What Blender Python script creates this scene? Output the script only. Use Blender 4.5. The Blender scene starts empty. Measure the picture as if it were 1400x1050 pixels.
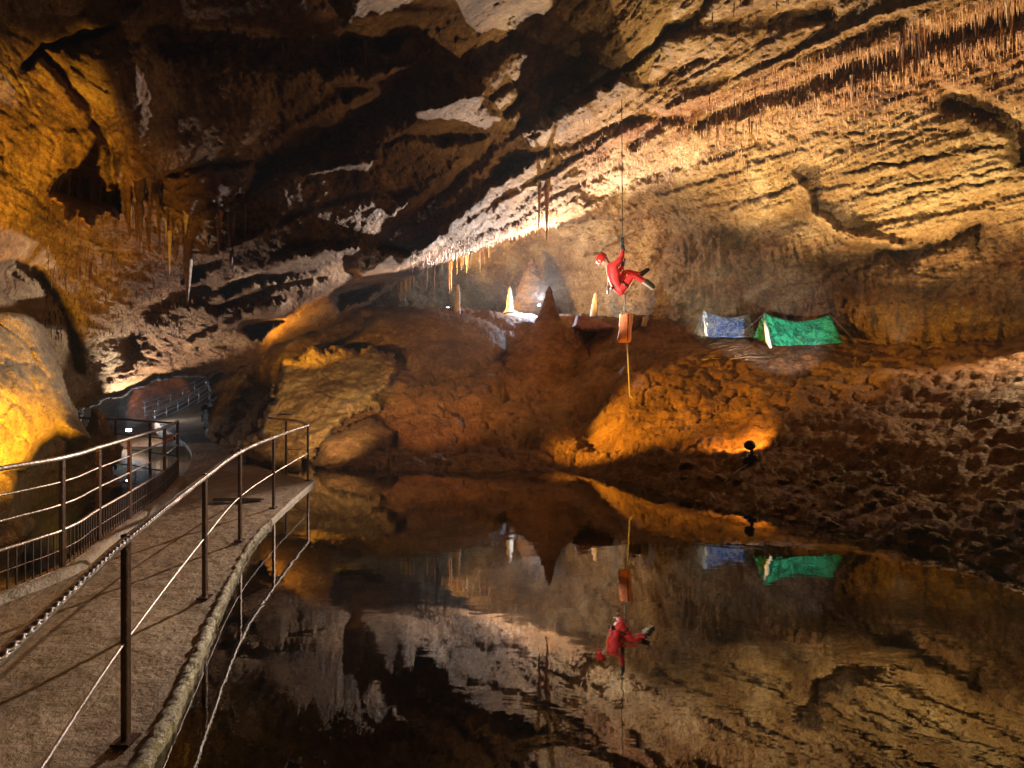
import bpy, bmesh, math, random
import numpy as np
from mathutils import Vector, Matrix

random.seed(7)
rng = np.random.default_rng(7)
S = bpy.context.scene
COL = S.collection

# ------------------------------------------------------------------ camera, world, exposure
CAM_Z = 1.70
F = 700.0            # focal length in photo pixels (photo 1400 x 1050)
CX, CY = 700.0, 523.0
cam_d = bpy.data.cameras.new("camera")
cam_d.sensor_width = 36.0
cam_d.lens = 18.0
cam_d.shift_y = -2.0 / 1400.0
cam_d.clip_end = 300
cam_d.clip_start = 0.05
cam = bpy.data.objects.new("camera", cam_d)
cam.location = (0, 0, CAM_Z)
cam.rotation_euler = (math.radians(90), 0, 0)
COL.objects.link(cam)
S.camera = cam

W = bpy.data.worlds.new("World")
S.world = W
W.use_nodes = True
wb = W.node_tree.nodes["Background"]
wb.inputs[0].default_value = (0.62, 0.24, 0.08, 1)
wb.inputs[1].default_value = 0.05

S.view_settings.view_transform = 'Standard'
S.view_settings.look = 'None'
S.view_settings.exposure = 0.0
S.view_settings.gamma = 1.0
S.view_settings.use_curve_mapping = False
S.cycles.use_denoising = True
try:
    S.cycles.denoiser = 'OPENIMAGEDENOISE'
except Exception:
    pass
S.cycles.max_bounces = 5
S.cycles.diffuse_bounces = 2
S.cycles.glossy_bounces = 2
S.cycles.transmission_bounces = 3
S.cycles.transparent_max_bounces = 8
S.cycles.caustics_reflective = False
S.cycles.caustics_refractive = False
S.cycles.sample_clamp_indirect = 4.0


def P(px, py, d):
    """world point seen at photo pixel (px,py) at forward distance d"""
    return np.array([(px - CX) / F * d, d, CAM_Z + (CY - py) / F * d])


def lamp(name, loc, power, color, radius=0.06, target=None, cone=None, blend=0.4):
    ld = bpy.data.lights.new(name, 'SPOT' if target is not None else 'POINT')
    ld.energy = power
    ld.color = color
    ld.shadow_soft_size = radius
    lo = bpy.data.objects.new(name, ld)
    lo.location = tuple(loc)
    if target is not None:
        v = Vector(tuple(np.array(target, float) - np.array(loc, float)))
        lo.rotation_euler = v.to_track_quat('-Z', 'Y').to_euler()
        ld.spot_size = math.radians(cone)
        ld.spot_blend = blend
    COL.objects.link(lo)
    return lo

AMB = (1.0, 0.50, 0.035)
ORG = (1.0, 0.42, 0.10)
WRM = (1.0, 0.68, 0.29)
WHT = (1.0, 0.86, 0.74)
BLU = (0.62, 0.78, 1.0)

# cave lamps, plus unseen spots added to brighten bank centre, lake bed and tents
lamp("lamp_left_wall", (-4.28, 4.9, 0.04), 1900, AMB, 0.06, P(0, 480, 6.0), 66, 0.7)
lamp("fill_bank_centre", (-3.2, 9.0, 1.35), 1500, (1.0, 0.5, 0.16), 0.08, P(660, 515, 14.5), 62, 1.0)  # added fill spot without a real source, brightens the central bank
lamp("lamp_left_high", (-4.9, 4.3, 0.2), 2600, AMB, 0.08, P(-70, 235, 6.0), 42, 0.5)
lamp("lamp_passage", P(176, 588, 11.0), 750, WHT, 0.04, P(225, 485, 11.0), 92, 0.4)
lamp("lamp_path", P(150, 575, 13.0), 60, WHT, 0.05, P(270, 620, 13.0), 100, 0.6)
lamp("lamp_stairs", P(185, 556, 22.0), 420, (0.8, 0.88, 1.0), 0.1)
lamp("lamp_passage_amber", P(200, 550, 31.0), 130, ORG, 0.1, P(215, 530, 35), 130, 0.5)
lamp("lamp_back_white", (1.15, 20.0, 4.95), 8500, WHT, 0.05, (0.0, 8.5, 12.0), 104, 0.3)
lamp("lamp_under_lip", P(388, 480, 12.6), 320, AMB, 0.05, P(445, 425, 15.5), 112, 0.6)
lamp("fill_shallows", (6.2, 3.0, 1.0), 1500, (0.95, 0.82, 0.32), 0.3, (2.4, 2.9, -0.6), 70, 1.0)  # added off-frame spot that brightens the lake bed
lamp("lamp_back_left", (0.5, 19.8, 5.0), 7500, WHT, 0.05, P(425, 345, 11.2), 26, 0.3)
lamp("lamp_back_deck", (1.0, 20.2, 5.25), 17000, (1.0, 0.78, 0.56), 0.05, (-3.2, 5.0, 0.1), 16, 0.6)
lamp("lamp_back_glow", P(736, 414, 20.9), 750, BLU, 0.05)
lamp("lamp_back_small", P(613, 415, 23.0), 40, BLU, 0.05)
lamp("lamp_chamber", (-2.5, 21.5, 4.95), 2400, (1, 0.58, 0.16), 0.1, P(740, 320, 22.5), 130, 0.5)
lamp("lamp_chamber_right", (2.6, 17.6, 4.5), 1100, (1, 0.58, 0.16), 0.1, P(810, 320, 20.5), 110, 0.8)
lamp("lamp_ceiling_wash", P(960, 462, 15.2), 4200, WRM, 0.08, P(1000, 120, 12), 130, 0.9)
lamp("lamp_right_wall", P(1230, 470, 11.6), 1700, WRM, 0.08, P(1240, 120, 11.0), 116, 0.8)
lamp("lamp_right_far", (9.6, 7.5, 2.6), 900, WRM, 0.1, P(1300, 200, 10.5), 120, 0.8)
lamp("lamp_bank_right", (10.9, 9.9, 3.5), 900, (1.0, 0.6, 0.28), 0.05, P(1150, 560, 9), 85, 0.8)
lamp("lamp_bank", (-3.2, 9.0, 1.5), 9000, AMB, 0.05, P(880, 558, 11.2), 32, 0.6)
lamp("lamp_slab", (-3.2, 8.9, 0.7), 1000, (1.0, 0.62, 0.24), 0.05, P(440, 555, 12.3), 70, 1.0)
lamp("lamp_floor", P(1035, 588, 8.6), 260, (1, .45, .05), 0.03, P(985, 604, 9.9), 110, 0.5)
lamp("lamp_climber", (-3.3, 9.0, 1.2), 5000, (1, .78, .55), 0.06, P(850, 385, 12.0), 20, 0.7)
lamp("fill_tents", (5.5, 9.2, 2.35), 1500, (0.9, 0.95, 1.0), 0.05, P(1050, 450, 14.6), 38, 0.6)  # unseen spot added in mid-air to brighten both tents


# ------------------------------------------------------------------ noise
def _h(i, j, k, s):
    n = (i * 374761393 + j * 668265263 + k * 2147483647 + s * 1274126177) & 0xFFFFFFFF
    n = ((n ^ (n >> 13)) * 1274126177) & 0xFFFFFFFF
    n = ((n ^ (n >> 16)) * 2246822519) & 0xFFFFFFFF
    return (n ^ (n >> 15)) & 0xFFFFFFFF

_G = rng.normal(size=(256, 3)); _G /= np.linalg.norm(_G, axis=1)[:, None]
_PERM = rng.permutation(256).astype(np.int64)
_PERM = np.concatenate([_PERM, _PERM, _PERM])


def perlin(p, seed=0):
    p = p + seed * 17.37
    i = np.floor(p).astype(np.int64)
    f = p - i
    u = f * f * f * (f * (f * 6 - 15) + 10)
    i &= 255
    out = 0
    for dx in (0, 1):
        wx = u[:, 0] if dx else 1 - u[:, 0]
        hx = _PERM[(i[:, 0] + dx) & 255]
        for dy in (0, 1):
            wy = u[:, 1] if dy else 1 - u[:, 1]
            hy = _PERM[hx + ((i[:, 1] + dy) & 255)]
            for dz in (0, 1):
                wz = u[:, 2] if dz else 1 - u[:, 2]
                g = _G[_PERM[hy + ((i[:, 2] + dz) & 255)]]
                out = out + wx * wy * wz * (g[:, 0] * (f[:, 0] - dx) + g[:, 1] * (f[:, 1] - dy) + g[:, 2] * (f[:, 2] - dz))
    return out * 1.6


def fbm(p, octv=4, gain=0.5, seed=0):
    a, s, t = 1.0, 0.0, 0.0
    for o in range(octv):
        s = s + a * perlin(p * (2.03 ** o), seed + o)
        t += a
        a *= gain
    return s / t


def ridged(p, octv=4, gain=0.5, seed=0):
    a, s, t = 1.0, 0.0, 0.0
    for o in range(octv):
        s = s + a * (1 - 2 * np.abs(perlin(p * (2.03 ** o), seed + o)))
        t += a
        a *= gain
    return s / t


def worley(p, seed=0):
    """F1 and F2 distances"""
    i = np.floor(p).astype(np.int64)
    f = p - i
    f1 = np.full(len(p), 9.0); f2 = np.full(len(p), 9.0)
    for dx in (-1, 0, 1):
        for dy in (-1, 0, 1):
            for dz in (-1, 0, 1):
                h = _h(i[:, 0] + dx, i[:, 1] + dy, i[:, 2] + dz, seed)
                rx = (h & 1023) / 1023.0; ry = ((h >> 10) & 1023) / 1023.0; rz = ((h >> 20) & 1023) / 1023.0
                dd = (dx + rx - f[:, 0]) ** 2 + (dy + ry - f[:, 1]) ** 2 + (dz + rz - f[:, 2]) ** 2
                m = dd < f1
                f2 = np.where(m, f1, np.minimum(f2, dd))
                f1 = np.where(m, dd, f1)
    return np.sqrt(f1), np.sqrt(f2)


def sstep(a, b, x):
    t = np.clip((x - a) / (b - a), 0, 1)
    return t * t * (3 - 2 * t)


def tps(ctrl, vals, q, lam=1e-3):
    c = np.array(ctrl, float); v = np.array(vals, float); n = len(c)
    sc = np.abs(c).max(); c = c / sc; q = q / sc
    def U(r2):
        return 0.5 * r2 * np.log(r2 + 1e-12)
    K = U(((c[:, None] - c[None]) ** 2).sum(-1)) + lam * np.eye(n)
    Pm = np.c_[np.ones(n), c]
    A = np.block([[K, Pm], [Pm.T, np.zeros((3, 3))]])
    w = np.linalg.lstsq(A, np.r_[v, 0, 0, 0], rcond=1e-9)[0]
    out = np.zeros(len(q))
    for s in range(0, len(q), 60000):
        qq = q[s:s + 60000]
        out[s:s + 60000] = U(((qq[:, None] - c[None]) ** 2).sum(-1)) @ w[:n] + w[n] + qq @ w[n + 1:]
    return out


def seg_dist(q, poly, closed=True):
    d = np.full(len(q), 1e9)
    P_ = [np.array(a, float) for a in poly]
    n = len(P_)
    for k in range(n if closed else n - 1):
        a, b = P_[k], P_[(k + 1) % n]
        ab = b - a
        t = np.clip(((q - a) @ ab) / (ab @ ab + 1e-9), 0, 1)
        r = q - a - t[:, None] * ab
        d = np.minimum(d, np.hypot(r[:, 0], r[:, 1]))
    return d


def inside(q, poly):
    c = np.zeros(len(q), bool)
    n = len(poly)
    x, y = q[:, 0], q[:, 1]
    for k in range(n):
        x1, y1 = poly[k]; x2, y2 = poly[(k + 1) % n]
        if y1 == y2:
            continue
        m = ((y1 > y) != (y2 > y)) & (x < (x2 - x1) * (y - y1) / (y2 - y1) + x1)
        c ^= m
    return c


def sdist(q, poly):
    """positive inside"""
    d = seg_dist(q, poly)
    return np.where(inside(q, poly), d, -d)


# ------------------------------------------------------------------ materials
def nt(name):
    m = bpy.data.materials.new(name)
    m.use_nodes = True
    t = m.node_tree
    for n in list(t.nodes):
        t.nodes.remove(n)
    out = t.nodes.new('ShaderNodeOutputMaterial')
    return m, t, out


def N(t, typ, **kw):
    n = t.nodes.new(typ)
    for k, v in kw.items():
        if k.startswith('i_'):
            n.inputs[k[2:].replace('_', ' ')].default_value = v
        else:
            setattr(n, k, v)
    return n


def ramp(t, fac, stops):
    r = t.nodes.new('ShaderNodeValToRGB')
    e = r.color_ramp.elements
    while len(e) < len(stops):
        e.new(0.5)
    for k, (p, c) in enumerate(stops):
        e[k].position = p
        e[k].color = (*c, 1) if len(c) == 3 else c
    t.links.new(fac, r.inputs[0])
    return r.outputs[0]


def rock_mat(name, dark, mid, pale, rough=0.75, bump=0.5, fine=22.0, stretch=(1, 1, 1), rot=(0, 0, 0), spec=0.35, zone=False, contrast=(0.3, 0.5, 0.72)):
    m, t, out = nt(name)
    L = t.links.new
    geo = N(t, 'ShaderNodeNewGeometry')
    mp = N(t, 'ShaderNodeMapping')
    mp.inputs['Scale'].default_value = stretch
    mp.inputs['Rotation'].default_value = rot
    L(geo.outputs['Position'], mp.inputs[0])
    n1 = N(t, 'ShaderNodeTexNoise', i_Scale=0.9, i_Detail=9.0, i_Roughness=0.62, i_Distortion=0.4)
    L(mp.outputs[0], n1.inputs['Vector'])
    n2 = N(t, 'ShaderNodeTexNoise', i_Scale=fine * 0.35, i_Detail=6.0, i_Roughness=0.7)
    L(geo.outputs['Position'], n2.inputs['Vector'])
    mx = N(t, 'ShaderNodeMath', operation='MULTIPLY_ADD')
    L(n2.outputs[0], mx.inputs[0]); mx.inputs[1].default_value = 0.75
    sb = N(t, 'ShaderNodeMath', operation='ADD'); L(n1.outputs[0], sb.inputs[0]); sb.inputs[1].default_value = -0.375
    L(sb.outputs[0], mx.inputs[2])
    col = ramp(t, mx.outputs[0], [(contrast[0], dark), (contrast[1], mid), (contrast[2], pale)])
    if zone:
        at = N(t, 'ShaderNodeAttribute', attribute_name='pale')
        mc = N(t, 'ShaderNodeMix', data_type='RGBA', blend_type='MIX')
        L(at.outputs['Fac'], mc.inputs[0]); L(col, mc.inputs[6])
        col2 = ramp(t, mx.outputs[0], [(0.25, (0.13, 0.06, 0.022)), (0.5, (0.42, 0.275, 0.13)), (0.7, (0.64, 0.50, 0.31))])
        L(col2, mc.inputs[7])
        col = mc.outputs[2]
        ao = N(t, 'ShaderNodeAttribute', attribute_name='crack')
        md = N(t, 'ShaderNodeMix', data_type='RGBA', blend_type='MIX')
        L(ao.outputs['Fac'], md.inputs[0]); L(col, md.inputs[6]); md.inputs[7].default_value = (0.045, 0.022, 0.012, 1)
        col = md.outputs[2]
        ar = N(t, 'ShaderNodeAttribute', attribute_name='rust')
        me_ = N(t, 'ShaderNodeMix', data_type='RGBA', blend_type='MIX')
        L(ar.outputs['Fac'], me_.inputs[0]); L(col, me_.inputs[6])
        col3 = ramp(t, mx.outputs[0], [(0.32, (0.10, 0.030, 0.012)), (0.55, (0.33, 0.14, 0.055)), (0.72, (0.55, 0.36, 0.22))])
        L(col3, me_.inputs[7]); col = me_.outputs[2]
    v = N(t, 'ShaderNodeTexVoronoi', i_Scale=fine * 0.6)
    L(geo.outputs['Position'], v.inputs['Vector'])
    n3 = N(t, 'ShaderNodeTexNoise', i_Scale=fine, i_Detail=8.0, i_Roughness=0.7)
    L(geo.outputs['Position'], n3.inputs['Vector'])
    ad = N(t, 'ShaderNodeMath', operation='MULTIPLY_ADD'); L(v.outputs['Distance'], ad.inputs[0]); ad.inputs[1].default_value = -0.5; L(n3.outputs[0], ad.inputs[2])
    n4 = N(t, 'ShaderNodeTexNoise', i_Scale=fine * 0.36, i_Detail=5.0, i_Roughness=0.75)
    L(geo.outputs['Position'], n4.inputs['Vector'])
    b0 = N(t, 'ShaderNodeBump', i_Strength=min(1.0, bump * 1.2), i_Distance=0.22 if fine < 40 else 0.05)
    L(n4.outputs[0], b0.inputs['Height'])
    b = N(t, 'ShaderNodeBump', i_Strength=bump, i_Distance=0.16 if fine < 40 else 0.05)
    L(ad.outputs[0], b.inputs['Height']); L(b0.outputs[0], b.inputs['Normal'])
    bs = N(t, 'ShaderNodeBsdfPrincipled')
    bs.inputs['Specular IOR Level'].default_value = spec
    rr = N(t, 'ShaderNodeMapRange'); L(n2.outputs[0], rr.inputs[0]); rr.inputs[1].default_value = 0.3; rr.inputs[2].default_value = 0.7
    rr.inputs[3].default_value = rough - 0.18; rr.inputs[4].default_value = min(1, rough + 0.15)
    L(rr.outputs[0], bs.inputs['Roughness'])
    L(col, bs.inputs['Base Color']); L(b.outputs[0], bs.inputs['Normal'])
    L(bs.outputs[0], out.inputs[0])
    return m


def plain_mat(name, color, rough=0.5, metal=0.0, bump=0.0, bscale=40.0, var=0.25, vscale=6.0, spec=0.5):
    m, t, out = nt(name)
    L = t.links.new
    tc = N(t, 'ShaderNodeTexCoord')
    n = N(t, 'ShaderNodeTexNoise', i_Scale=vscale, i_Detail=6.0, i_Roughness=0.65)
    L(tc.outputs['Object'], n.inputs['Vector'])
    lo = tuple(c * (1 - var) for c in color); hi = tuple(min(1, c * (1 + var)) for c in color)
    c = ramp(t, n.outputs[0], [(0.3, lo), (0.7, hi)])
    bs = N(t, 'ShaderNodeBsdfPrincipled', i_Roughness=rough, i_Metallic=metal)
    bs.inputs['Specular IOR Level'].default_value = spec
    L(c, bs.inputs['Base Color'])
    if bump:
        n2 = N(t, 'ShaderNodeTexNoise', i_Scale=bscale, i_Detail=5.0)
        L(tc.outputs['Object'], n2.inputs['Vector'])
        b = N(t, 'ShaderNodeBump', i_Strength=bump, i_Distance=0.01)
        L(n2.outputs[0], b.inputs['Height']); L(b.outputs[0], bs.inputs['Normal'])
    L(bs.outputs[0], out.inputs[0])
    return m


BROWN = ((0.055, 0.022, 0.009), (0.22, 0.105, 0.04), (0.42, 0.26, 0.13))
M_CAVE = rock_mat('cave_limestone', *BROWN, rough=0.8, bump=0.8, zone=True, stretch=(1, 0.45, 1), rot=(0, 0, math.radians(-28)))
M_MUD = rock_mat('cave_mud', (0.075, 0.030, 0.012), (0.18, 0.08, 0.032), (0.31, 0.16, 0.07), rough=0.72, bump=0.6, fine=16, zone=True)
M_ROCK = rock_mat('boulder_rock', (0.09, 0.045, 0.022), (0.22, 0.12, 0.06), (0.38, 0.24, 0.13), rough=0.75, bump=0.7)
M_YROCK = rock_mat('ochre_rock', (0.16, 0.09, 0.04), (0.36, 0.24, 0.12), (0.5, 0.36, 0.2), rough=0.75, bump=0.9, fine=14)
M_STAL = rock_mat('dripstone', (0.14, 0.05, 0.02), (0.36, 0.17, 0.07), (0.55, 0.36, 0.2), rough=0.45, bump=0.35, fine=30, stretch=(2, 2, 0.5), spec=0.5)
M_STALD = rock_mat('dark_shaded_dripstone', (0.03, 0.011, 0.006), (0.075, 0.03, 0.014), (0.17, 0.08, 0.045), rough=0.5, bump=0.35, fine=30, stretch=(2, 2, 0.5), spec=0.5)  # colour darkened to carry the shade of the backlit left stalactites
M_STALP = rock_mat('pale_dripstone', (0.3, 0.2, 0.12), (0.5, 0.38, 0.26), (0.7, 0.6, 0.48), rough=0.5, bump=0.35, fine=30, stretch=(2, 2, 0.5), spec=0.5)
M_PATH = rock_mat('path_concrete', (0.07, 0.042, 0.022), (0.17, 0.11, 0.065), (0.28, 0.20, 0.13), rough=0.62, bump=0.35, fine=45, stretch=(1, 0.5, 1), spec=0.5)
M_KERB = rock_mat('rough_concrete_edge', (0.25, 0.20, 0.16), (0.5, 0.43, 0.36), (0.75, 0.68, 0.6), rough=0.6, bump=1.0, fine=34, spec=0.5)
M_STEEL = plain_mat('rusty_steel', (0.09, 0.05, 0.04), rough=0.42, metal=0.75, bump=0.5, bscale=60, var=0.4, vscale=14)
M_RAIL = plain_mat('worn_steel_rail', (0.30, 0.25, 0.23), rough=0.42, metal=0.85, bump=0.6, bscale=45, var=0.35, vscale=20)
M_BAR = plain_mat('dark_steel_bar', (0.07, 0.05, 0.045), rough=0.45, metal=0.6)
M_LAMP = plain_mat('black_lamp_metal', (0.025, 0.025, 0.028), rough=0.5, metal=0.3)
M_ROPE = plain_mat('pale_rope', (0.26, 0.23, 0.22), rough=0.8, bump=0.6, bscale=200)
M_ROPED = plain_mat('dark_rope', (0.14, 0.12, 0.10), rough=0.8)
M_RED = plain_mat('red_caving_suit', (0.80, 0.05, 0.06), rough=0.6, bump=0.5, bscale=25, var=0.25)
M_HELM = plain_mat('red_helmet', (0.72, 0.035, 0.03), rough=0.3, var=0.1)
M_SKIN = plain_mat('skin', (0.55, 0.32, 0.22), rough=0.5, var=0.08)
M_GLOVE = plain_mat('teal_black_glove', (0.02, 0.07, 0.09), rough=0.6)
M_BOOT = plain_mat('dark_boot', (0.035, 0.04, 0.025), rough=0.6)
M_SOLE = plain_mat('boot_sole', (0.4, 0.38, 0.33), rough=0.7)
M_YEL = plain_mat('yellow_strap', (0.75, 0.42, 0.04), rough=0.6)
M_BAG = plain_mat('orange_bag', (0.90, 0.30, 0.14), rough=0.5, bump=0.8, bscale=14, var=0.3)
M_STICK = plain_mat('dead_wood', (0.20, 0.14, 0.10), rough=0.85, bump=0.6, bscale=60, var=0.4)
M_METAL = plain_mat('pale_metal', (0.6, 0.62, 0.64), rough=0.3, metal=0.8)
M_REDROCK = rock_mat('red_rock', (0.08, 0.02, 0.012), (0.24, 0.07, 0.035), (0.38, 0.14, 0.07), rough=0.6, bump=0.6)


def tarp_mat(name, c1, c2):
    m, t, out = nt(name)
    L = t.links.new
    tc = N(t, 'ShaderNodeTexCoord')
    w = N(t, 'ShaderNodeTexNoise', i_Scale=5.0, i_Detail=7.0, i_Roughness=0.7, i_Distortion=1.2)
    L(tc.outputs['Object'], w.inputs['Vector'])
    c = ramp(t, w.outputs[0], [(0.42, c1), (0.56, c2)])
    mp = N(t, 'ShaderNodeMapping'); mp.inputs['Scale'].default_value = (3.0, 3.0, 3.0); mp.inputs['Rotation'].default_value = (0.3, 0.6, 0.5)
    L(tc.outputs['Object'], mp.inputs[0])
    w2 = N(t, 'ShaderNodeTexNoise', i_Scale=3.0, i_Detail=4.0, i_Distortion=2.5)
    L(mp.outputs[0], w2.inputs['Vector'])
    b = N(t, 'ShaderNodeBump', i_Strength=1.0, i_Distance=0.14); L(w2.outputs[0], b.inputs['Height'])
    bs = N(t, 'ShaderNodeBsdfPrincipled', i_Roughness=0.38)
    L(c, bs.inputs['Base Color']); L(b.outputs[0], bs.inputs['Normal'])
    tr = N(t, 'ShaderNodeBsdfTranslucent'); L(c, tr.inputs[0])
    mix = N(t, 'ShaderNodeMixShader'); mix.inputs[0].default_value = 0.3
    L(bs.outputs[0], mix.inputs[1]); L(tr.outputs[0], mix.inputs[2]); L(mix.outputs[0], out.inputs[0])
    return m

M_BLUE = tarp_mat('blue_tarpaulin', (0.08, 0.22, 0.75), (0.55, 0.74, 1.0))
M_BLUE2 = tarp_mat('pale_blue_tarpaulin', (0.26, 0.40, 0.80), (0.5, 0.64, 0.95))
M_GREEN = tarp_mat('green_tarpaulin', (0.0, 0.22, 0.11), (0.05, 0.72, 0.36))
M_GREEN2 = tarp_mat('dark_green_tarpaulin', (0.0, 0.20, 0.10), (0.07, 0.45, 0.27))


def water_mat():
    m, t, out = nt('lake_water')
    L = t.links.new
    geo = N(t, 'ShaderNodeNewGeometry')
    mp = N(t, 'ShaderNodeMapping'); mp.inputs['Scale'].default_value = (1.0, 2.2, 1.0)
    L(geo.outputs['Position'], mp.inputs[0])
    n = N(t, 'ShaderNodeTexNoise', i_Scale=1.6, i_Detail=3.0, i_Roughness=0.5, i_Distortion=0.8)
    L(mp.outputs[0], n.inputs['Vector'])
    b = N(t, 'ShaderNodeBump', i_Strength=0.06, i_Distance=0.02); L(n.outputs[0], b.inputs['Height'])
    gl = N(t, 'ShaderNodeBsdfGlossy', i_Roughness=0.0); gl.inputs[0].default_value = (1, 1, 1, 1)
    L(b.outputs[0], gl.inputs['Normal'])
    tr = N(t, 'ShaderNodeBsdfTransparent'); tr.inputs[0].default_value = (0.50, 0.44, 0.20, 1)
    fr = N(t, 'ShaderNodeFresnel', i_IOR=1.5)
    mr = N(t, 'ShaderNodeMapRange'); L(fr.outputs[0], mr.inputs[0]); mr.inputs[1].default_value = 0.0; mr.inputs[2].default_value = 0.7; mr.inputs[3].default_value = 0.07; mr.inputs[4].default_value = 0.85
    mx = N(t, 'ShaderNodeMixShader'); L(mr.outputs[0], mx.inputs[0]); L(tr.outputs[0], mx.inputs[1]); L(gl.outputs[0], mx.inputs[2])
    L(mx.outputs[0], out.inputs[0])
    return m

M_WATER = water_mat()


# ------------------------------------------------------------------ mesh helpers
def tag(o, label=None, cat=None, group=None, kind=None):
    if label: o['label'] = label
    if cat: o['category'] = cat
    if group: o['group'] = group
    if kind: o['kind'] = kind
    return o


def link(name, me, mat=None, parent=None, loc=None):
    o = bpy.data.objects.new(name, me)
    COL.objects.link(o)
    if mat is not None and me is not None and len(me.materials) == 0:
        me.materials.append(mat)
    if parent is not None:
        o.parent = parent
    if loc is not None:
        o.location = tuple(loc)
    return o


def empty(name, loc, rz=0.0):
    o = bpy.data.objects.new(name, None)
    o.empty_display_size = 0.1
    o.location = tuple(loc); o.rotation_euler = (0, 0, rz)
    COL.objects.link(o)
    return o


def grid_mesh(name, V, nr, nc, facemask=None, smooth=True, attrs=None):
    """V: (nr*nc,3) row-major"""
    r, c = np.meshgrid(np.arange(nr - 1), np.arange(nc - 1), indexing='ij')
    a = (r * nc + c).ravel()
    q = np.stack([a, a + 1, a + nc + 1, a + nc], 1)
    if facemask is not None:
        q = q[facemask]
        used = np.unique(q)
        mp = np.full(len(V), -1); mp[used] = np.arange(len(used))
        q = mp[q]; V = V[used]
        if attrs: attrs = {k: v[used] for k, v in attrs.items()}
    me = bpy.data.meshes.new(name)
    me.vertices.add(len(V)); me.vertices.foreach_set('co', V.astype(np.float32).ravel())
    me.loops.add(q.size); me.loops.foreach_set('vertex_index', q.astype(np.int32).ravel())
    me.polygons.add(len(q)); me.polygons.foreach_set('loop_start', (np.arange(len(q)) * 4).astype(np.int32))
    me.polygons.foreach_set('use_smooth', np.full(len(q), smooth))
    if attrs:
        for k, v in attrs.items():
            at = me.attributes.new(k, 'FLOAT', 'POINT')
            at.data.foreach_set('value', v.astype(np.float32))
    me.update(calc_edges=True)
    return me


def bm_mesh(name, bm, smooth=True):
    me = bpy.data.meshes.new(name)
    bm.to_mesh(me); bm.free()
    if smooth:
        me.polygons.foreach_set('use_smooth', np.ones(len(me.polygons), bool))
    return me


def tube_bm(bm, pts, rad, seg=8, cap=True):
    """tube along pts with radius (scalar or list)"""
    pts = [Vector(tuple(p)) for p in pts]
    n = len(pts)
    rad = [rad] * n if not hasattr(rad, '__len__') else rad
    rings = []
    up = Vector((0, 0, 1))
    for k in range(n):
        d = (pts[min(k + 1, n - 1)] - pts[max(k - 1, 0)]).normalized()
        s = d.cross(up)
        if s.length < 0.05:
            s = d.cross(Vector((0, 1, 0)))
        s.normalize(); u = s.cross(d)
        rings.append([bm.verts.new(pts[k] + (s * math.cos(2 * math.pi * j / seg) + u * math.sin(2 * math.pi * j / seg)) * rad[k]) for j in range(seg)])
    for k in range(n - 1):
        for j in range(seg):
            bm.faces.new((rings[k][j], rings[k][(j + 1) % seg], rings[k + 1][(j + 1) % seg], rings[k + 1][j]))
    if cap:
        bm.faces.new(rings[0][::-1]); bm.faces.new(rings[-1])


def tube(name, pts, rad, mat, parent=None, seg=8, origin=None):
    o0 = Vector(tuple(origin)) if origin is not None else Vector((0, 0, 0))
    bm = bmesh.new()
    tube_bm(bm, [Vector(tuple(p)) - o0 for p in pts], rad, seg)
    bmesh.ops.recalc_face_normals(bm, faces=bm.faces)
    o = link(name, bm_mesh(name, bm), mat, parent)
    if origin is not None and parent is None:
        o.location = o0
    return o


def box_bm(bm, c, s, rot=None, bevel=0.0):
    r = bmesh.ops.create_cube(bm, size=1.0)
    vs = r['verts']
    bmesh.ops.scale(bm, vec=s, verts=vs)
    if bevel:
        es = list({e for v in vs for e in v.link_edges})
        rb = bmesh.ops.bevel(bm, geom=es, offset=bevel, segments=1, affect='EDGES')
        vs = list({v for f in rb['faces'] for v in f.verts} | {v for v in vs if v.is_valid})
    if rot is not None:
        bmesh.ops.rotate(bm, cent=(0, 0, 0), matrix=rot, verts=vs)
    bmesh.ops.translate(bm, vec=c, verts=vs)


# ------------------------------------------------------------------ the cave shell (ceiling + walls)
D_AX = np.array([-0.53, 1.0, 0.033]); D_AX /= np.linalg.norm(D_AX)
B_AX = np.cross(D_AX, [0, 0, 1]); B_AX /= np.linalg.norm(B_AX)
C_AX = np.cross(B_AX, D_AX)


def cave_coords(p):
    return np.stack([p @ D_AX, p @ B_AX, p @ C_AX], 1)

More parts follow.
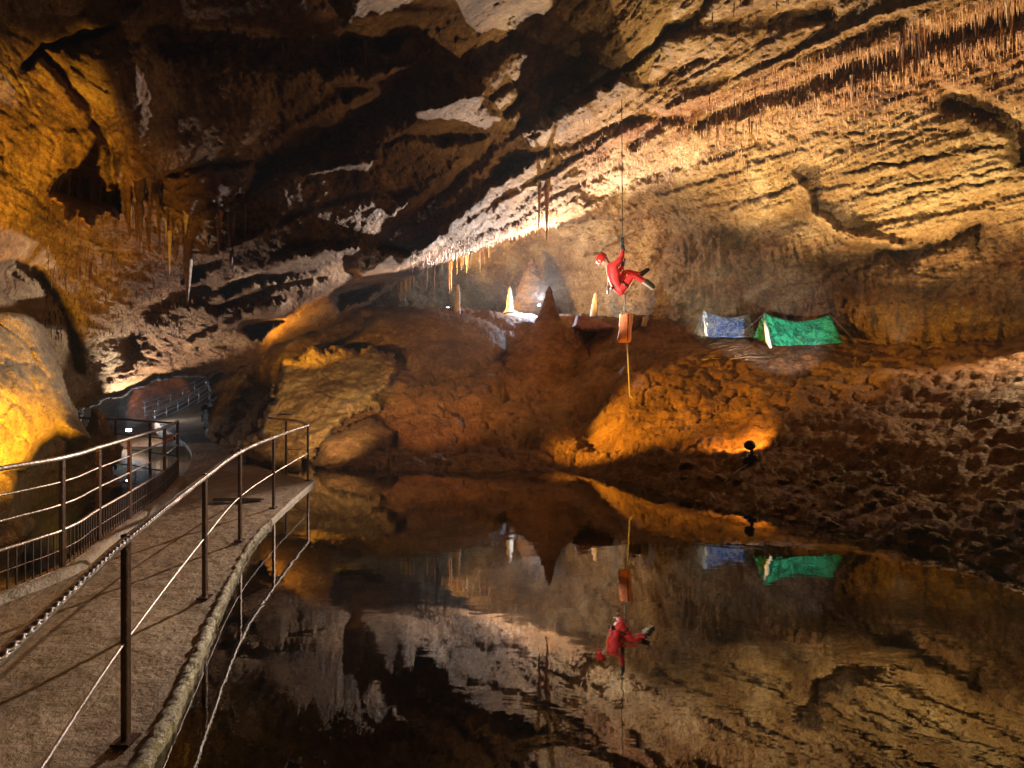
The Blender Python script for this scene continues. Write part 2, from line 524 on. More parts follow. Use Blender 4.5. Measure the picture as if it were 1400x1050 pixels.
NEAR = [(-400, -400, 2.6), (-400, 0, 3.0), (-400, 300, 3.2), (-400, 600, 3.1), (-400, 900, 2.9),
        (0, 0, 5.2), (0, 150, 5.6), (0, 300, 6.0), (0, 420, 6.8), (0, 550, 6.6), (0, 700, 6.0), (0, 900, 5.6),
        (60, 70, 5.8), (80, 250, 7.0), (100, 400, 8.4), (90, 500, 8.9), (100, 600, 9.0), (100, 750, 8.4), (150, 850, 8.4),
        (150, 0, 5.9), (160, 150, 6.8), (160, 300, 8.2), (190, 420, 9.8), (150, 510, 10.4), (200, 515, 11.5), (250, 512, 12.2),
        (300, 0, 6.3), (300, 100, 7.0), (300, 200, 7.6), (300, 300, 8.8), (300, 400, 10.2), (330, 500, 13.2),
        (450, 0, 7.0), (450, 100, 8.0), (450, 200, 9.0), (450, 300, 10.0), (450, 380, 12.2), (440, 440, 15.0),
        (600, 0, 8.4), (600, 100, 9.8), (600, 200, 10.9), (500, 300, 10.7), (560, 270, 11.2), (600, 290, 12.0), (640, 300, 13.2), (520, 335, 11.9), (560, 350, 14.6), (530, 390, 19.0),
        (700, 0, 9.5), (750, 80, 11.0), (750, 180, 13.5), (700, 260, 15.0), (660, 230, 12.6), (740, 310, 18.5),
        (900, 0, 10.0), (900, 100, 12.0), (900, 200, 15.0), (850, 290, 18.8),
        (1050, 0, 10.0), (1050, 100, 11.8), (1050, 200, 14.3), (1000, 290, 16.3), (1000, 400, 16.8), (1000, 600, 17),
        (1200, 0, 9.8), (1200, 100, 11.0), (1200, 200, 12.1), (1200, 300, 12.7), (1200, 420, 13.3), (1200, 600, 13.5),
        (1400, 0, 9.0), (1400, 100, 9.6), (1400, 250, 10.2), (1400, 450, 11.4), (1400, 650, 11.4),
        (1800, -200, 6.0), (1800, 100, 6.6), (1800, 400, 7.4), (1800, 800, 7.4),
        (0, -400, 3.8), (700, -400, 6.0), (1400, -400, 6.4), (330, 700, 14), (700, 700, 18)]
FAR = [(-400, 500, 12), (100, 520, 24), (250, 540, 36), (330, 520, 26), (430, 460, 24), (520, 420, 24.5), (560, 440, 26), (620, 400, 27), (700, 380, 27.5), (735, 360, 29), (800, 340, 22.5), (850, 320, 20.5),
       (900, 300, 18.7), (950, 300, 17.4), (560, 370, 24.5), (650, 340, 24), (760, 320, 21.5), (600, 500, 27), (750, 500, 26), (850, 450, 20.5), (1000, 290, 16.3), (1000, 400, 16.8), (930, 270, 17.5),
       (1200, 300, 12.7), (1200, 420, 13.3), (1200, 200, 12.1), (1400, 250, 10.2), (1400, 450, 11.4), (1800, 400, 7.4), (600, 800, 27), (250, 800, 30), (1400, 800, 11.4), (300, 300, 24), (600, 200, 22), (900, 150, 17)]
LIP = [(-60, 900), (55, 900), (90, 700), (100, 600), (112, 560), (140, 548), (175, 538), (205, 522), (240, 514), (288, 513), (318, 508), (345, 497), (375, 475), (405, 460), (440, 450), (468, 441), (490, 425),
       (520, 402), (545, 386), (575, 371), (610, 358), (650, 341), (700, 322), (740, 312), (800, 303), (860, 292), (930, 275), (1000, 250), (1100, 245)]

TREADS = [  # outline in photo pixels, tilt, drop (metres nearer than the surrounding face)
    ([(462, 60), (500, -60), (800, -60), (745, 18), (700, 22), (650, 48), (620, 60), (605, 30), (590, 28), (560, 50), (540, 72), (520, 70), (490, 62)], 1.25, 0.25),
    ([(445, 118), (455, 92), (480, 90), (490, 105), (530, 92), (580, 82), (550, 95), (520, 115), (490, 128), (470, 140)], 1.3, 0.35),
    ([(527, 198), (570, 172), (555, 150), (600, 138), (640, 122), (662, 125), (672, 150), (700, 160), (700, 178), (650, 190), (605, 200), (585, 192), (550, 190)], 1.3, 0.4),
    ([(412, 256), (415, 235), (440, 228), (490, 218), (518, 220), (500, 236), (460, 236), (430, 248)], 1.3, 0.3),
    ([(663, 255), (680, 215), (700, 190), (740, 165), (800, 130), (850, 100), (880, 120), (800, 170), (740, 215), (700, 240)], 1.2, 0.3),
    ([(300, 398), (330, 380), (350, 370), (400, 345), (440, 336), (490, 330), (495, 345), (450, 362), (400, 378), (350, 387), (310, 402)], 1.5, 0.4),
    ([(455, 405), (500, 362), (525, 343), (555, 343), (575, 350), (530, 388), (490, 412), (465, 420)], 1.3, 0.3),
    ([(250, 385), (262, 360), (300, 345), (345, 322), (362, 318), (350, 332), (310, 352), (272, 380)], 1.5, 0.3),
    ([(330, 452), (335, 430), (370, 408), (395, 412), (388, 436), (352, 462)], 1.4, 0.35),
]


def rounded(s, w, r):
    t = np.clip(1 - s / w, 0, 1)
    return r * (1 - np.sqrt(np.maximum(0, 1 - t * t)))


def wob(q, scale, amp, seed=0):
    z = np.zeros(len(q))
    a = fbm(np.stack([q[:, 0] / scale, q[:, 1] / scale, z], 1), 4, 0.6, seed)
    b = fbm(np.stack([q[:, 0] / scale, q[:, 1] / scale, z + 9.1], 1), 4, 0.6, seed + 5)
    return q + np.stack([a, b], 1) * amp


def to_world(q, d):
    return np.stack([(q[:, 0] - CX) / F * d, d, CAM_Z + (CY - q[:, 1]) / F * d], 1)

xs = np.concatenate([np.arange(-420, -20, 14), np.arange(-20, 1420, 2.0), np.arange(1420, 1830, 14)])
ys = np.concatenate([np.arange(-420, -16, 14), np.arange(-16, 620, 2.0), np.arange(620, 930, 8)])
gx, gy = np.meshgrid(xs, ys)
q0 = np.stack([gx.ravel(), gy.ravel()], 1)
nr, nc = len(ys), len(xs)
dn = np.exp(tps([c[:2] for c in NEAR], [math.log(c[2]) for c in NEAR], q0))
df = np.exp(tps([c[:2] for c in FAR], [math.log(c[2]) for c in FAR], q0))
qw = wob(q0, 26, 9, 3)
# region under the lip
under_poly = LIP + [(1100, 1200), (-60, 1200)]
s_und = sdist(qw, under_poly)
near_lip = dn + np.where(s_und < 0, rounded(-s_und, 22, 1.2), 0) * (1 - sstep(780, 900, q0[:, 0]))
blend = sstep(-0.5, 1.5, s_und)
bl2 = sstep(-60, 60, s_und)
kx = sstep(800, 960, q0[:, 0])
bw = blend * (1 - kx) + bl2 * kx
d = near_lip * (1 - bw) + df * bw
# horizontal ledges
for k, (poly, tilt, drop) in enumerate(TREADS):
    s = sdist(wob(q0, 18, 9, 20 + k), poly)
    cy = np.mean([p[1] for p in poly])
    m = sstep(-5, 10, s)
    fac = (CY - cy) / np.maximum(CY - q0[:, 1], 20)
    fac = np.clip(1 + tilt * (fac - 1), 0.5, 1.8)
    d = d * (1 + m * (fac - 1)) - m * drop * 0.8

# sculpted ridges and creases: polyline, half width px, amount (m, + = recess)
SC = [
    ([(960, 160), (1100, 116), (1300, 48), (1420, 8)], 15, 0.55), ([(920, 40), (1000, 28), (1130, 18)], 14, 0.3),
    ([(35, 88), (60, 62), (105, 55), (160, 35)], 5, 0.35), ([(60, 75), (110, 130), (150, 200), (160, 280)], 7, 0.25),
    ([(120, 45), (200, 50), (350, 62), (470, 70)], 26, 0.5),
    ([(175, 40), (190, 160), (190, 270)], 30, -0.5),
    ([(240, 258), (330, 240), (400, 205), (470, 178), (560, 120), (640, 85), (730, 40)], 22, 0.8),
    ([(330, 225), (400, 180), (480, 140), (560, 95)], 10, -0.25),
    ([(520, 325), (580, 285), (640, 228), (680, 196), (720, 166)], 12, 0.6), ([(556, 356), (620, 308), (668, 264), (705, 226), (750, 186), (800, 152)], 12, -0.75),
    ([(540, 290), (600, 250), (650, 210)], 8, -0.3), ([(380, 300), (470, 270), (560, 262)], 5, 0.25),
    ([(300, 420), (350, 400), (420, 385), (480, 375)], 9, 0.45), ([(260, 470), (330, 440), (380, 400), (450, 385)], 6, -0.25),
    ([(180, 470), (200, 430), (235, 400), (280, 395)], 16, 0.5), ([(20, 370), (60, 380), (90, 430), (105, 500)], 10, 0.5),
    ([(700, 110), (760, 60), (800, 50)], 16, 0.4), ([(690, 160), (730, 120), (790, 95), (800, 80)], 14, 0.6),
    ([(830, 120), (880, 70), (950, 20), (980, -10)], 7, 0.45), ([(765, 190), (840, 125), (860, 122), (900, 110), (960, 80)], 6, 0.35),
    ([(760, 205), (820, 180), (870, 160), (905, 158)], 6, 0.4), ([(865, 195), (880, 180), (905, 165), (930, 160)], 7, 0.4),
    ([(1020, 108), (1100, 70), (1200, 25), (1290, -5)], 5, -0.35), ([(1000, 115), (1130, 62), (1230, 30)], 14, 0.35),
    ([(1100, 250), (1200, 228), (1290, 210), (1370, 203)], 2.2, 0.28), ([(1105, 262), (1180, 248)], 2, 0.18),
    ([(1170, 258), (1230, 238)], 1.8, 0.15), ([(1130, 212), (1200, 195), (1320, 170), (1350, 163)], 2.0, 0.16),
    ([(1000, 285), (1060, 262), (1110, 240)], 2, 0.2), ([(1110, 285), (1230, 255), (1350, 235), (1400, 222)], 2, 0.16),
    ([(1300, 140), (1350, 150), (1385, 175), (1400, 215)], 12, 0.5), ([(1240, 270), (1310, 255), (1400, 240)], 1.8, 0.15),
    ([(1085, 240), (1100, 262), (1108, 290), (1140, 310), (1190, 330), (1240, 335)], 5, -0.35),
    ([(1020, 225), (1120, 195), (1230, 165)], 2, 0.15), ([(900, 265), (1000, 240), (1090, 205)], 2.5, 0.18),
    ([(1200, 350), (1260, 340), (1340, 310)], 10, 0.35), ([(1130, 360), (1200, 345), (1240, 350)], 14, 0.5), ([(1010, 330), (1090, 300)], 14, 0.5),
    ([(870, 390), (900, 360), (920, 320)], 14, 0.5), ([(1340, 325), (1335, 345)], 6, 0.2),
    ([(800, 345), (830, 335), (862, 312), (880, 308)], 4, 0.35), ([(700, 305), (690, 350), (650, 380)], 5, 0.3),
    ([(560, 345), (640, 310), (700, 270), (780, 225), (860, 180), (960, 130), (1010, 110)], 4, -0.22),
    ([(575, 360), (650, 325), (720, 290), (800, 250), (850, 220)], 4, 0.22), ([(640, 300), (720, 250), (800, 205)], 3, 0.2),
    ([(810, 270), (900, 235), (1000, 205), (1050, 190)], 8, 0.25), ([(650, 150), (700, 110), (712, 130), (680, 170)], 5, 0.3),
]
crack = np.zeros(len(q0))
qs = wob(wob(q0, 40, 10, 8), 9, 3.5, 9)
for poly, w, amt in SC:
    x0 = min(p[0] for p in poly) - 4 * w; x1 = max(p[0] for p in poly) + 4 * w
    y0 = min(p[1] for p in poly) - 4 * w; y1 = max(p[1] for p in poly) + 4 * w
    ii = np.where((q0[:, 0] > x0) & (q0[:, 0] < x1) & (q0[:, 1] > y0) & (q0[:, 1] < y1))[0]
    r = seg_dist(qs[ii], poly, closed=False)
    g = np.exp(-(r / w) ** 2)
    if w < 3:
        br = sstep(-0.28, 0.12, fbm(np.stack([q0[ii, 0] / 34, q0[ii, 1] / 12, 0 * q0[ii, 0] + amt * 50], 1), 3, 0.6, 66))
        g = np.exp(-(r / (w * (0.45 + 0.6 * br))) ** 2) * br
        amt = amt * 0.7
        crack[ii] = np.maximum(crack[ii], g * 0.8)
    d[ii] += amt * g

pw = to_world(q0, d)
cc = cave_coords(pw)
X, Y = q0[:, 0], q0[:, 1]
deep = np.clip(d / 12, 0.5, 2)
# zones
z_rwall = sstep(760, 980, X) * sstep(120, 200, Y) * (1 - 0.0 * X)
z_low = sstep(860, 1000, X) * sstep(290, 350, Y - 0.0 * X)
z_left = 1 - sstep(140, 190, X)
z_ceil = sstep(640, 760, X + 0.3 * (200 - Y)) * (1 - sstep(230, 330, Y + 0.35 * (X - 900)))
disp = fbm(cc * np.array([0.22, 0.55, 0.55]), 4, 0.5, 1) * 0.38
disp += -np.abs(fbm(cc * np.array([0.18, 1.2, 1.2]), 5, 0.5, 5)) * 0.26
disp += -np.abs(fbm(cc * np.array([0.07, 2.0, 2.0]) + 3.3, 4, 0.55, 6)) * 0.24 * (1 - 0.5 * z_rwall)
# bedding ledges (sharp steps running along the cave axis)
bed = cc[:, 2] * 2.1 + cc[:, 1] * 0.35 + fbm(cc * np.array([0.12, 0.5, 0.5]), 3, 0.5, 9) * 2.2
fr = bed - np.floor(bed)
cellr = (np.sin(np.floor(bed) * 12.9898) * 43758.5453) % 1.0
led = (sstep(0.0, 0.12, fr) - fr) * (0.03 + 0.17 * cellr ** 2)
disp += led * (0.5 - 0.05 * z_rwall)
bed2 = cc[:, 2] * 9 + cc[:, 1] * 1.5 + fbm(cc * np.array([0.3, 1.2, 1.2]), 3, 0.5, 12) * 2.5
fr2 = bed2 - np.floor(bed2)
disp += (sstep(0, 0.2, fr2) - fr2) * 0.045 * (0.6 + z_rwall * 0.4)
ck = (1 - sstep(0.0, 0.045, fr)) * (cellr > 0.62) * z_rwall * sstep(-0.25, 0.2, fbm(cc * np.array([0.3, 1, 1]), 2, 0.5, 31))
disp += ck * 0.10
crack = np.maximum(crack, ck * 0.8)
# blocky fractures
f1, f2 = worley(cc * np.array([0.55, 0.95, 1.3]) + fbm(cc * 1.2, 2, 0.5, 40)[:, None] * 0.35, 3)
fx = 1 - sstep(0.0, 0.07, f2 - f1)
disp += fx * 0.05 + f1 * 0.07
f1, f2 = worley(cc * np.array([1.6, 2.6, 3.2]), 7)
disp += f1 * 0.05 * (0.6 + 3.0 * z_low)
# popcorn and clods
disp += fbm(cc * 3.0, 5, 0.65, 15) * (0.13 - 0.05 * z_rwall * (1 - z_low))
f1, f2 = worley(cc * np.array([5.5, 6.5, 6.5]), 11)
disp += (f1 - 0.4) * 0.06
f1, f2 = worley(cc * np.array([13.0, 15.0, 15.0]), 12)
disp += (f1 - 0.4) * 0.045
# vertical drip texture low on right wall
pv = pw * np.array([5.0, 5.0, 0.9])
disp += fbm(pv, 4, 0.6, 18) * 0.42 * z_low * (0.4 + 0.9 * sstep(0.0, 0.4, fbm(pw * 0.8, 2, 0.5, 25)))
d2 = d + disp * deep * (0.8 + 0.2 * z_ceil)
V = to_world(q0, d2)
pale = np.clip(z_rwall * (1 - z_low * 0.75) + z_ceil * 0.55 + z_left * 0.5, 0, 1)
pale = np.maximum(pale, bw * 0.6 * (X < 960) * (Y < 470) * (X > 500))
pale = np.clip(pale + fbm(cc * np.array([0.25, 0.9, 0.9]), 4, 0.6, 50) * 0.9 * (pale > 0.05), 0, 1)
ln = 235 - (X - 750) * 0.26
rust = np.exp(-((Y - ln + 20) / (34 + 0.03 * np.abs(X - 750))) ** 2) * sstep(720, 860, X) * sstep(-0.28, 0.2, fbm(cc * np.array([0.25, 1.6, 1.6]), 4, 0.6, 60))
rust = np.maximum(rust, z_low * sstep(0.0, 0.4, fbm(cc * np.array([0.5, 0.8, 0.8]), 3, 0.6, 61)) * 0.8)
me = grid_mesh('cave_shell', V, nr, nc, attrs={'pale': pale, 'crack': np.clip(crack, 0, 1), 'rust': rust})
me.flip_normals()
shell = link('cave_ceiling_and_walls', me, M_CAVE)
tag(shell, kind='structure')
Vg = V.reshape(nr, nc, 3)


def shell_at(px, py):
    i = int(np.argmin(np.abs(ys - py))); j = int(np.argmin(np.abs(xs - px)))
    return Vg[i, j].copy()


def shell_above(x, y):
    m = (np.hypot(V[:, 0] - x, V[:, 1] - y) < 0.15) & (V[:, 2] > 4)
    return V[m, 2].min() if m.any() else 8.0

# ------------------------------------------------------------------ ground: mud bank + lake bed as one height field
GC = []
for px, py, dd in [(440, 640, 10.2), (500, 640, 10.2), (600, 640, 10.2), (690, 641, 10.2), (760, 642, 10.0), (830, 651, 9.3), (870, 660, 8.75), (930, 674, 7.9), (1000, 690, 7.1), (1100, 710, 6.4), (1200, 732, 5.7), (1300, 755, 5.15), (1400, 780, 4.63), (1600, 840, 3.75),
                   (440, 560, 13.5), (520, 500, 15), (520, 425, 17.5), (560, 423, 18.5), (640, 430, 18.8), (700, 434, 19.5), (780, 440, 18.5), (840, 446, 17.5), (880, 450, 16.5), (950, 466, 15.5), (1040, 476, 13.9), (1150, 476, 13.6), (1260, 472, 12.6), (1400, 458, 11.4), (1550, 450, 9.5),
                   (450, 500, 14.3), (520, 505, 14.4), (520, 545, 13.2), (500, 600, 11.6), (600, 575, 12.6), (640, 500, 15.5), (700, 565, 12.8), (700, 510, 15.2), (750, 520, 16.0), (760, 555, 13.8), (800, 590, 11.6), (820, 500, 14.6), (860, 545, 12.0), (900, 610, 9.7), (980, 620, 8.9), (1000, 560, 10.4), (1060, 500, 12.2), (1060, 625, 8.5), (1150, 560, 9.5), (1200, 510, 11.0), (1300, 560, 8.4), (1400, 520, 8.7), (1200, 640, 7.5), (1400, 620, 6.6), (1400, 700, 5.6), (1320, 690, 6.0)]:
    p = P(px, py, dd); GC.append((p[0], p[1], p[2]))
GC += [(0, 2.5, -1.3), (2, 2, -0.7), (0, 5, -1.7), (-1, 8, -1.1), (3, 4.5, -0.7), (3.5, 3, -0.5), (-3.5, 9.3, -0.6), (-1.5, 3, -1.2), (-2.5, 6, -1.2), (-4.5, 5, -1.3), (-6, 6.5, -1.2), (-7, 9.5, -0.9),
       (-1, 24, 4.3), (2, 24, 4.2), (-5, 22, 4.2), (0, 32, 4.6), (6, 22, 4.2), (9, 17, 3.6), (14, 12, 3.5), (10, 26, 4.5), (16, 6, 3.5), (12, 3, 1.5),
       (-5.2, 11.5, -0.1), (-6.6, 13, -0.1), (-8, 12, -0.3), (-8.5, 16, -0.35), (-11, 19, -0.45), (-14, 24, -0.5), (-19, 29, -0.7), (-22, 34, -0.4), (-10, 10, -0.5), (-4.2, 10.7, -0.1), (-5.6, 14.5, 0.3), (-9, 22, 0.8), (-14, 34, -0.3)]
GCa = np.array(GC)
th = np.radians(np.linspace(-60, 60, 940))
rr = np.exp(np.linspace(math.log(1.6), math.log(44), 470))
TH, RR = np.meshgrid(th, rr)
gxx = (RR * np.sin(TH)).ravel(); gyy = (RR * np.cos(TH)).ravel()
gz = tps(GCa[:, :2], GCa[:, 2], np.stack([gxx, gyy], 1), lam=2e-4)
gp = np.stack([gxx, gyy, gz], 1)
ppx = CX + gxx / np.maximum(gyy, 0.1) * F
right = sstep(640, 820, ppx)
g2 = gp * np.array([1, 1, 1.6])
right = right * (0.35 + 0.65 * (1 - sstep(0.7, 1.7, gz)) + 0.25 * sstep(-0.1, 0.3, fbm(g2 * 0.6, 2, 0.5, 99)))
gz2 = gz + fbm(g2 * 0.5, 3, 0.5, 70) * 0.22 + np.abs(fbm(g2 * 1.2, 4, 0.55, 71)) * -0.22
f1, f2 = worley(g2 * 2.2 + np.stack([fbm(g2 * 1.5, 3, 0.6, 72), fbm(g2 * 1.5, 3, 0.6, 78), fbm(g2 * 1.5, 3, 0.6, 79)], 1) * 1.1, 21)
gz2 += (0.5 - f1) * (0.03 + 0.07 * right) * sstep(-0.3, 0.35, fbm(g2 * 0.7, 2, 0.5, 77))
f1, f2 = worley(g2 * np.array([0.75, 0.75, 1.2]) + np.stack([fbm(g2 * 0.9, 3, 0.6, 172), fbm(g2 * 0.9, 3, 0.6, 178), fbm(g2 * 0.9, 3, 0.6, 179)], 1) * 0.8, 25)
gz2 += ((0.5 - f1) * 0.16 - (1 - sstep(0.0, 0.10, f2 - f1)) * 0.10) * (1 - right * 0.7) * sstep(-0.3, 0.3, gz)
f1, f2 = worley(g2 * 6.0 + np.stack([fbm(g2 * 4, 2, 0.6, 72), fbm(g2 * 4, 2, 0.6, 78), fbm(g2 * 4, 2, 0.6, 79)], 1) * 1.2, 22)
gz2 += (0.5 - f1) * (0.03 + 0.035 * right) * sstep(-0.35, 0.3, fbm(g2 * 0.5, 3, 0.5, 76))
gz2 += fbm(g2 * 8, 3, 0.6, 73) * (0.025 + 0.035 * right)
# gully between the cone and the right bank, hollow under the boulder
for pl, w, a in [([(2.2, 10.6), (1.7, 11.6), (1.9, 13), (3.2, 15)], 0.35, -0.35), ([(-1.4, 13.2), (-0.6, 13.6), (0, 14.6)], 0.3, -0.4), ([(-4, 12.3), (-2, 11.3), (0.3, 11.6)], 0.25, -0.15)]:
    r = seg_dist(wob(np.stack([gxx, gyy], 1) , 0.8, 0.25, 2), pl, closed=False)
    gz2 += a * np.exp(-(r / w) ** 2)
# keep ground under the walkway
dk = (gxx < -1.2 - 0.12 * gyy) & (gxx > -8.0) & (gyy < 10.2)
gz2 = np.where(dk, np.minimum(gz2, -0.35), gz2)
gV = np.stack([gxx, gyy, gz2], 1)
gpale = np.clip(fbm(g2 * 0.4, 3, 0.5, 80) * 0.9 + 0.35 * sstep(1050, 1250, ppx) * (gz2 > 1.6), 0, 0.8)
me = grid_mesh('mud_bank', gV, len(rr), len(th), attrs={'pale': gpale * 0.5, 'crack': np.zeros(len(gV))})
me.flip_normals()
ground = link('mud_bank', me, M_MUD)
tag(ground, kind='structure')
gVg = gV.reshape(len(rr), len(th), 3)


def ground_z(x, y):
    a = math.atan2(x, y); r = math.hypot(x, y)
    j = int(np.clip(round((math.degrees(a) + 60) / 120 * 939), 0, 939))
    i = int(np.clip(round((math.log(r) - math.log(1.6)) / (math.log(44) - math.log(1.6)) * 469), 0, 469))
    return float(gVg[i, j, 2])


def ground_hit(px, py):
    """first ground point seen at the pixel"""
    dirx = (px - CX) / F; dz = (CY - py) / F
    for dd in np.arange(3, 30, 0.04):
        if CAM_Z + dz * dd < ground_z(dirx * dd, dd):
            return np.array([dirx * dd, dd, ground_z(dirx * dd, dd)])
    return P(px, py, 14)

# water
WZ = -0.05
bm = bmesh.new()
vs = [bm.verts.new(v) for v in [(-14, -4, WZ), (16, -4, WZ), (16, 14, WZ), (-14, 14, WZ)]]
bm.faces.new(vs)
water = link('lake_water', bm_mesh('lake_water', bm, False), M_WATER)
tag(water, kind='structure')


# ------------------------------------------------------------------ relief rocks
def relief(name, poly, ctrl, w, r, step, mat, label, cat='rock', amp=1.0, group=None, seed=0, wobv=6, kind=None, fold=0.25):
    x0 = min(p[0] for p in poly) - 6; x1 = max(p[0] for p in poly) + 6
    y0 = min(p[1] for p in poly) - 6; y1 = max(p[1] for p in poly) + 6
    X_ = np.arange(x0, x1, step); Y_ = np.arange(y0, y1, step)
    a, b = np.meshgrid(X_, Y_)
    q = np.stack([a.ravel(), b.ravel()], 1)
    dd = np.exp(tps([c[:2] for c in ctrl], [math.log(c[2]) for c in ctrl], q, lam=1e-2))
    s = sdist(wob(q, 22, wobv, seed), poly)
    dm = np.mean([c[2] for c in ctrl])
    dd = dd + rounded(np.maximum(s, 0), w, r)
    pts = to_world(q, dd)
    di = fbm(pts * 0.9, 4, 0.55, 80 + seed) * 0.28 - np.abs(fbm(pts * 1.7, 4, 0.55, 90 + seed)) * 0.22
    f1, f2 = worley(pts * np.array([1.3, 1.3, 1.8]) + fbm(pts, 2, 0.5, 5)[:, None] * 0.5, 31 + seed)
    di += (1 - sstep(0, 0.08, f2 - f1)) * 0.06 + f1 * fold
    f1, f2 = worley(pts * 6.0, 33 + seed)
    di += f1 * 0.05 + fbm(pts * 5, 3, 0.6, 44) * 0.06
    dd = dd + di * amp * dm / 11
    pts = to_world(q, dd)
    n_r, n_c = len(Y_), len(X_)
    ins = (s > 0).reshape(n_r, n_c)
    fm = (ins[:-1, :-1] | ins[1:, 1:] | ins[1:, :-1] | ins[:-1, 1:]).ravel()
    me = grid_mesh(name, pts, n_r, n_c, facemask=fm)
    me.flip_normals()
    # close the back so that it has body
    bm = bmesh.new(); bm.from_mesh(me)
    be = [e for e in bm.edges if e.is_boundary]
    ex = bmesh.ops.extrude_edge_only(bm, edges=be)
    nv = [g for g in ex['geom'] if isinstance(g, bmesh.types.BMVert)]
    cen = Vector(tuple(pts[s > 0].mean(0))); camv = Vector((0, 0, CAM_Z))
    for v in nv:
        ray = (v.co - camv).normalized()
        v.co += ray * (0.09 * dm) + (cen - v.co) * 0.04
    me2 = bpy.data.meshes.new(name)
    bm.to_mesh(me2); bm.free()
    me2.polygons.foreach_set('use_smooth', np.ones(len(me2.polygons), bool))
    o = link(name, me2, mat)
    tag(o, label, cat, group, kind)
    return o


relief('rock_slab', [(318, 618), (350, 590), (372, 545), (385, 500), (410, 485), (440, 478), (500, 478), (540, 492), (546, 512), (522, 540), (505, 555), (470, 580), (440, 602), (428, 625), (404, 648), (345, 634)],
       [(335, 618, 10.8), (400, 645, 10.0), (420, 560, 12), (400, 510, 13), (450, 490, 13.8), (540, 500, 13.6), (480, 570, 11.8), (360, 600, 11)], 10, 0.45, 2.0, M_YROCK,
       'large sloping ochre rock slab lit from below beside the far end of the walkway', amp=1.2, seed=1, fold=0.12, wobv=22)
relief('dark_rock_pillar', [(282, 520), (330, 498), (400, 455), (470, 435), (500, 418), (525, 415), (500, 450), (440, 480), (392, 497), (378, 545), (356, 592), (335, 618), (300, 612), (282, 600), (276, 565), (290, 545)],
       [(285, 560, 14.5), (330, 510, 15), (340, 600, 13.5), (400, 480, 15), (500, 430, 17.5)], 14, 0.8, 2.5, M_ROCK,
       'dark shadowed rock pillar standing right of the passage entrance', seed=2)
relief('rounded_boulder', [(515, 422), (560, 420), (620, 428), (668, 440), (688, 455), (690, 480), (672, 505), (640, 522), (605, 526), (585, 512), (560, 520), (548, 505), (540, 488), (500, 470), (470, 474), (500, 445)],
       [(520, 430, 16.5), (600, 430, 17.2), (670, 445, 17), (600, 480, 15), (660, 500, 15), (560, 500, 14.6), (490, 465, 15.5), (620, 520, 14.6)], 30, 1.0, 2.5, M_ROCK,
       'big rounded brown boulder left of the cone shaped stalagmite', seed=3, amp=0.6, fold=0.1)
relief('shore_rock', [(425, 640), (440, 605), (470, 588), (505, 572), (540, 590), (530, 612), (500, 628), (470, 640)],
       [(430, 640, 10.2), (500, 580, 11.4), (480, 610, 10.8), (530, 600, 11.2)], 14, 0.5, 2.5, M_ROCK,
       'angular brown rock on the shore in front of the lit slab', seed=5, amp=0.5, fold=0.1)
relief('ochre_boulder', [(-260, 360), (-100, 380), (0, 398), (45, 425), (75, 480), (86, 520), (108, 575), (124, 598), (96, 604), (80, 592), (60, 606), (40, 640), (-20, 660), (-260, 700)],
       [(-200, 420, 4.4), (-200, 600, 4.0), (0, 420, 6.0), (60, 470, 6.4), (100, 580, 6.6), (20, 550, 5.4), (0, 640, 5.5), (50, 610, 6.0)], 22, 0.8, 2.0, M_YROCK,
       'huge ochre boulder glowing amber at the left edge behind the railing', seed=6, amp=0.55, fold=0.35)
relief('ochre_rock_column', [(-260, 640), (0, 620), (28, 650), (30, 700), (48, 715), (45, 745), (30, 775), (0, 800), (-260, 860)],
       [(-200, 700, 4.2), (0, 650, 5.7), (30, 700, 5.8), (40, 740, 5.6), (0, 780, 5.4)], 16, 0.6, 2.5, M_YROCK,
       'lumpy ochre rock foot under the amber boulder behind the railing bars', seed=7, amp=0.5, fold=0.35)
relief('red_brown_rock', [(70, 650), (95, 610), (118, 590), (128, 560), (142, 566), (152, 590), (165, 610), (165, 628), (150, 640), (160, 655), (190, 670), (222, 676), (200, 720), (140, 770), (60, 800), (40, 760), (60, 720)],
       [(90, 640, 8.4), (130, 580, 9.4), (160, 620, 9.2), (200, 690, 8.2), (100, 760, 7.2), (140, 700, 8.0)], 14, 0.5, 2.2, M_ROCK,
       'red brown rock with small knobs rising behind the left railing', seed=8, amp=0.6)


# ------------------------------------------------------------------ walkway
def px_foot(px, py):
    dd = F * CAM_Z / (py - CY)
    return np.array([(px - CX) / F * dd, dd, 0.0])

def spline(pts, n):
    pts = np.array(pts, float); out = []
    m = len(pts)
    for i in range(m - 1):
        p0 = pts[max(i - 1, 0)]; p1 = pts[i]; p2 = pts[i + 1]; p3 = pts[min(i + 2, m - 1)]
        for t in np.linspace(0, 1, n, endpoint=False):
            out.append(0.5 * ((2 * p1) + (-p0 + p2) * t + (2 * p0 - 5 * p1 + 4 * p2 - p3) * t * t + (-p0 + 3 * p1 - 3 * p2 + p3) * t ** 3))
    out.append(pts[-1])
    return np.array(out)

